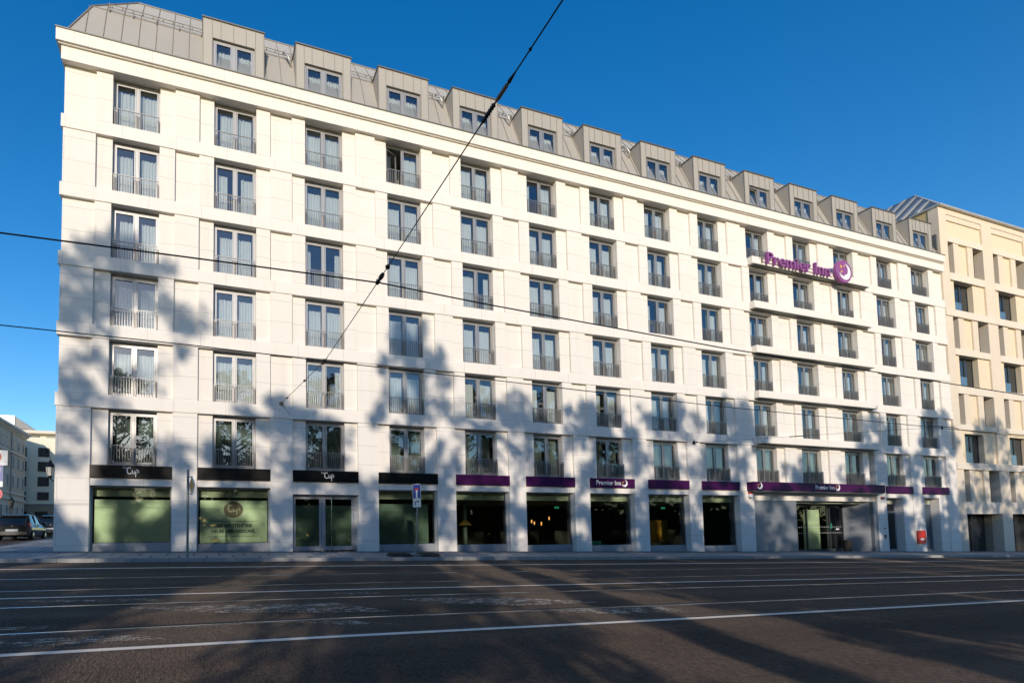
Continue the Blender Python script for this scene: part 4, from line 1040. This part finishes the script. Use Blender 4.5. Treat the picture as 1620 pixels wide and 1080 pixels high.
# ------------------------------------------------------------------ parked cars
def car(x, y, rz, paint, label, W=.88, L=4.3, H=1.48):
    z = zside(x, y)
    r = empty('parked_car', (x, y, z), label, 'car', 'cars parked in the side street')
    def loft(st, nm, mat, par, cap=True, smooth=True):
        mb = MB(); n = len(st[0][1])
        for yy, prof in st:
            for (a, h) in prof: mb.v.append((x+a, y+yy, z+h))
        for i in range(len(st)-1):
            for k in range(n): mb.f.append((i*n+k, i*n+(k+1) % n, (i+1)*n+(k+1) % n, (i+1)*n+k))
        mb.f += [tuple(range(n-1, -1, -1)), tuple(range((len(st)-1)*n, len(st)*n))]
        turn(mb, (x, y), rz); return mb.build(nm, mat, par, smooth=False)
    def prof(w, z0, zm, z1, wt): return [(-w*.90, z0), (-w, zm-.12), (-w, zm), (-wt, z1), (wt, z1), (w, zm), (w, zm-.12), (w*.90, z0)]
    bd = loft([(-.02, prof(W*.80, .32, .62, .80, W*.72)), (.05, prof(W*.93, .26, .66, .98, W*.82)), (.35, prof(W, .22, .70, 1.02, W*.88)), (1.4, prof(W, .20, .72, .98, W*.90)), (2.9, prof(W, .20, .72, .95, W*.88)), (3.6, prof(W*.98, .22, .68, .88, W*.80)), (4.15, prof(W*.90, .25, .58, .70, W*.68)), (L, prof(W*.72, .30, .50, .58, W*.6))], 'body', paint, r)
    def gh(w0, z0, w1, z1): return [(-w0, z0), (-w1, z1), (w1, z1), (w0, z0)]
    loft([(.14, gh(W*.80, .96, W*.66, 1.0)), (.48, gh(W*.86, .985, W*.68, H-.07)), (1.0, gh(W*.88, .985, W*.70, H-.02)), (2.1, gh(W*.88, .965, W*.70, H-.02)), (2.5, gh(W*.87, .955, W*.66, H-.12)), (3.25, gh(W*.80, .90, W*.7, .92))], 'greenhouse', M['carglass'], r)
    loft([(.30, gh(W*.70, H-.10, W*.62, H-.05)), (.55, gh(W*.72, H-.06, W*.62, H)), (1.3, gh(W*.73, H-.04, W*.63, H+.02)), (2.2, gh(W*.72, H-.06, W*.62, H-.0)), (2.45, gh(W*.68, H-.12, W*.62, H-.09))], 'roof', paint, r)
    for s in (-1, 1):
        for (ya, za, yb, zb_) in ((.30, 1.0, .62, H-.06), (1.5, .99, 1.5, H-.03), (2.35, H-.08, 3.2, .93)):
            pm = MB().tube([(x+s*W*.885, y+ya, z+za), (x+s*W*.725, y+yb, z+zb_)] if ya != 2.35 else [(x+s*W*.70, y+ya, z+za), (x+s*W*.86, y+yb, z+zb_)], .04, 6)
            turn(pm, (x, y), rz).build('roof_pillar', paint, r)
        t = MB().hexa([(x+s*W*.62, y+.0, z+.78), (x+s*W*.98, y+.18, z+.74), (x+s*W*1.0, y+.45, z+.80), (x+s*W*.6, y+.2, z+.80)], [(x+s*W*.66, y+.02, z+.95), (x+s*W*.92, y+.12, z+.97), (x+s*W*.96, y+.42, z+.97), (x+s*W*.6, y+.2, z+.97)])
        turn(t, (x, y), rz).build('tail_light', M['tail'], r)
        m_ = MB().lathe((x+s*(W+.12), y+2.55, z+1.0), [(.02, -.10), (.10, -.08), (.11, .02), (.04, .08)], 8, 'y'); turn(m_, (x, y), rz).build('wing_mirror', paint, r)
        h_ = MB().box(x+s*W-.015, x+s*W+.015, y+1.2, y+1.4, z+.84, z+.87); turn(h_, (x, y), rz).build('door_handle', M['chrome'], r)
        for yy in (.72, 3.45):
            wh = turn(MB().lathe((x+s*(W-.10), y+yy, z+.31), [(.20, -.11), (.31, -.09), (.31, .09), (.20, .11)], 24, 'x'), (x, y), rz).build('wheel', M['rubber'], r)
            rm = MB().lathe((x+s*(W-.10)+s*.105, y+yy, z+.31), [(.19, -.008), (.20, .0), (.05, .012)], 18, 'x')
            turn(rm, (x, y), rz).build('rim', M['rim'], wh)
    turn(MB().box(x-.30, x+.30, y-.055, y-.02, z+.50, z+.62), (x, y), rz).build('number_plate', M['signwhite'], r)
    turn(MB().box(x-.33, x+.33, y-.018, y+.0, z+.66, z+.70), (x, y), rz).build('boot_strip', M['chrome'], r)
    turn(MB().lathe((x, y-.02, z+.80), [(.05, -.01), (.05, .02)], 12, 'y'), (x, y), rz).build('round_badge', M['chrome'], r)
    turn(MB().hexa([(x-W*.8, y-.06, z+.30), (x+W*.8, y-.06, z+.30), (x+W*.92, y+.3, z+.26), (x-W*.92, y+.3, z+.26)], [(x-W*.82, y-.05, z+.48), (x+W*.82, y-.05, z+.48), (x+W*.95, y+.3, z+.52), (x-W*.95, y+.3, z+.52)]), (x, y), rz).build('bumper', M['carpaint2'], r)
    turn(MB().tube([(x, y+.6, z+H), (x, y+.45, z+H+.22)], .006, 4), (x, y), rz).build('aerial', M['wire'], r)
    return r
car(-4.2, 9.3, R_(1), M['carpaint'], 'black hatchback parked at the kerb of the side street, nearer one')
car(-3.9, 16.2, R_(1), M['carpaint2'], 'dark estate car parked ahead of the black hatchback', W=.9, L=4.6, H=1.5)

# ------------------------------------------------------------------ trees across the road (behind the camera: seen in the glass and as shade)
def tree_meshes(seed, H, rad, cbase, ncl, per, cr=(.5, 1.05), leaf=.27, ex=.5):
    rnd = random.Random(seed); tk = MB()
    tk.tube([(0, 0, -.3), (.05, 0, H*.15), (.1, .05, H*.35), (0, .1, H*.55), (.1, 0, H*.8)], [.40, .32, .26, .19, .06], 9)
    cl_ = []
    for i in range(ncl):
        t = rnd.random()**.85; h = cbase + (H-cbase)*t
        env = math.sqrt(max(.06, math.sin(PI*min(.97, .14+.83*t))))*(.82+.18*math.sin(i*1.7))
        if ex < .4: env = max(env, .92)
        rr = rad*env*rnd.random()**ex; a = rnd.random()*2*PI
        cl_.append((Vector((math.cos(a)*rr, math.sin(a)*rr, h)), rnd.uniform(*cr)*rad/5.5))
    for i in range(0, ncl, 3):                                       # limbs carry the leaf clumps
        c_ = cl_[i][0]; r2 = math.hypot(c_.x, c_.y); h0 = max(cbase*.75, c_.z-r2*.75)
        tk.tube([(0, 0, h0), (c_.x*.5, c_.y*.5, h0+(c_.z-h0)*.4), tuple(c_)], [.11, .07, .02], 5)
    lf = MB()
    for c_, s_ in cl_:
        for q_ in range(per):
            d = Vector((rnd.gauss(0, 1), rnd.gauss(0, 1), rnd.gauss(0, .75))); d = d.normalized()*s_*rnd.random()**.42
            p = c_+d
            u = Vector((rnd.gauss(0, 1), rnd.gauss(0, 1), rnd.gauss(0, 1))).normalized(); v = u.orthogonal().normalized()
            q = rnd.uniform(.6, 1.25)*leaf
            lf.v += [tuple(p-u*q), tuple(p+v*q*.55), tuple(p+u*q), tuple(p-v*q*.55)]
            n = len(lf.v); lf.f.append((n-4, n-3, n-2, n-1))
    return tk.mesh('trunk', M['bark']), lf.mesh('crown', M['leaf'] if seed % 2 else M['leaf2'], fix=False)
TM = [tree_meshes(1, 22, 5.2, 10.0, 96, 36, (.42, .95)), tree_meshes(2, 22, 5.8, 9.5, 112, 36, (.42, .95)), tree_meshes(3, 22, 5.0, 10.5, 84, 34, (.42, .95)), tree_meshes(4, 22, 5.2, 4.2, 300, 44, (.7, 1.3), .30, .42), tree_meshes(5, 22, 5.2, 4.6, 280, 44, (.7, 1.3), .30, .42)]
TY = -44.
def put_tree(k, x, top, rz, wid=1., y=TY):
    zg = zroad(x, -33.5)+.1; s = (top-zg)/22.
    r = empty('park_tree', (x, y, zg), 'leafy park tree across the road, seen as reflection and dappled shade on the hotel', 'tree', 'park trees across the road')
    r.rotation_euler.z = rz; r.scale = (wid, wid, s)
    for me, nm in zip(TM[k], ('trunk', 'crown')):
        o = bpy.data.objects.new(nm, me); COL.objects.link(o); o.parent = r
SHX, SHZ = .306*-TY, .30*-TY
TREES = [(0, 2.2, 10.4, .3, 1.0), (1, 9.6, 3.2, 1.1, 1.05), (2, 16.6, 8.4, 2., .66), (1, 22.6, 4.4, .5, 1.05), (0, 28.8, 4.4, 2.6, 1.05), (1, 35.0, 4.6, 4., 1.05),
         (0, 40.2, 5.2, 1.9, .95), (2, 46.5, 1.6, .9, .85), (2, 55.5, 5.4, 5.2, 1.1), (0, 62.5, 6.0, 1.7, 1.0), (1, 70.0, 5.5, 3.3, 1.1), (2, 79, 5.5, 3.3, 1.1), (0, -6.5, 7, 4.4, 1.1), (1, -15, 7, .8, 1.1)]
for k, sx, sz, rz, wd in TREES: put_tree(k, sx-SHX, sz+SHZ, rz, wd)
# unseen lower row, added and spaced to shade the road between sun streaks
def shade_tree(k, sx, sz, rz, wd, y):
    put_tree(k, sx+.306*y, sz-.30*y, rz, wd, y)
for i, (xt, r_) in enumerate(((-20, 4.2), (-12.9, 3.3), (-5.15, 4.15), (2.7, 3.4), (7.5, .6), (13.8, 5.15), (21.6, 4.2), (28.3, 3.2), (36.4, 4.0), (44.2, 3.6), (51.5, 3.9), (59.2, 4.))):
    yy = -39.2-(i % 2)*1.0
    shade_tree(3+i % 2, xt-.306*yy, -3.0+.9*math.sin(i*2.3), i*1.3, r_/5.2, yy)
# unseen wood, added as one leaf mass to darken reflections in the shop glass
fw = MB(); rnd = random.Random(11)
for i in range(22000):
    x = rnd.uniform(-90, 150); far = rnd.random()**1.5
    h = rnd.random()*(6.5+1.8*math.sin(x*.35)+1.3*math.sin(x*.9+1)+8*far)
    p = Vector((x, -58-22*far+rnd.uniform(-2, 2), zroad(x, -33.5)+.2+h)); q = rnd.uniform(.4, 1.0)
    u = Vector((rnd.gauss(0, 1), rnd.gauss(0, 1), rnd.gauss(0, 1))).normalized(); v = u.orthogonal()
    fw.add([p-u*q, p+v*q*.6, p+u*q, p-v*q*.6], [(0, 1, 2, 3)])
tag(fw.build('backdrop_shrubbery', M['leaf2'], fix=False), kind='stuff', label='unseen dark shrubbery and wood added across the road to darken the shop glass', cat='shrubbery')

# ------------------------------------------------------------------ light, sky, camera
AZ, EL = 17.0, 16.0                              # the sun stands low behind the camera, a little to its left
w = bpy.data.worlds.new('World'); S.world = w; w.use_nodes = True
nt_ = w.node_tree; nt_.nodes.clear()
sky = nt_.nodes.new('ShaderNodeTexSky'); sky.sky_type = 'NISHITA'; sky.sun_disc = False
sky.sun_elevation = R_(EL); sky.sun_rotation = R_(180+AZ); sky.air_density = 1.0; sky.dust_density = .4; sky.ozone_density = 2.2
hs = nt_.nodes.new('ShaderNodeHueSaturation'); hs.inputs['Saturation'].default_value = 1.42; hs.inputs['Hue'].default_value = .505
bgd = nt_.nodes.new('ShaderNodeBackground'); bgd.inputs[1].default_value = .15
ow = nt_.nodes.new('ShaderNodeOutputWorld')
nt_.links.new(sky.outputs[0], hs.inputs['Color']); nt_.links.new(hs.outputs[0], bgd.inputs[0]); nt_.links.new(bgd.outputs[0], ow.inputs[0])
sl = bpy.data.lights.new('sun', 'SUN'); sl.energy = 2.95; sl.angle = R_(.6); sl.color = (1., .875, .73)
so = bpy.data.objects.new('sun', sl); COL.objects.link(so)
Ld = Vector((math.sin(R_(AZ))*math.cos(R_(EL)), math.cos(R_(AZ))*math.cos(R_(EL)), -math.sin(R_(EL))))
so.rotation_euler = Ld.to_track_quat('-Z', 'Y').to_euler(); so.location = (-20, -60, 40)

cd = bpy.data.cameras.new('camera'); cam = bpy.data.objects.new('camera', cd); COL.objects.link(cam); S.camera = cam
ROT = ((0.942281656784966, -0.3345362983180745, -0.013811024372570624), (0.005981042924787187, 0.05806038348642744, -0.9982951562513669), (0.3347678395726079, 0.9405926094633368, 0.05671011030530114))
mw = Matrix.Identity(4)
for r in range(3):
    mw[r][0] = ROT[0][r]; mw[r][1] = -ROT[1][r]; mw[r][2] = -ROT[2][r]; mw[r][3] = CAM[r]
cam.matrix_world = mw
cd.sensor_fit = 'HORIZONTAL'; cd.sensor_width = 36.; cd.lens = 870.4515/1620*36
cd.shift_x = (810-633.874)/1620; cd.shift_y = (797.933-540)/1620
cd.clip_start = .1; cd.clip_end = 2000

S.view_settings.view_transform = 'Standard'; S.view_settings.look = 'None'; S.view_settings.gamma = 1.
S.view_settings.exposure = .35
S.cycles.max_bounces = 8; S.cycles.transparent_max_bounces = 12
S.render.resolution_x = 1024; S.render.resolution_y = 682
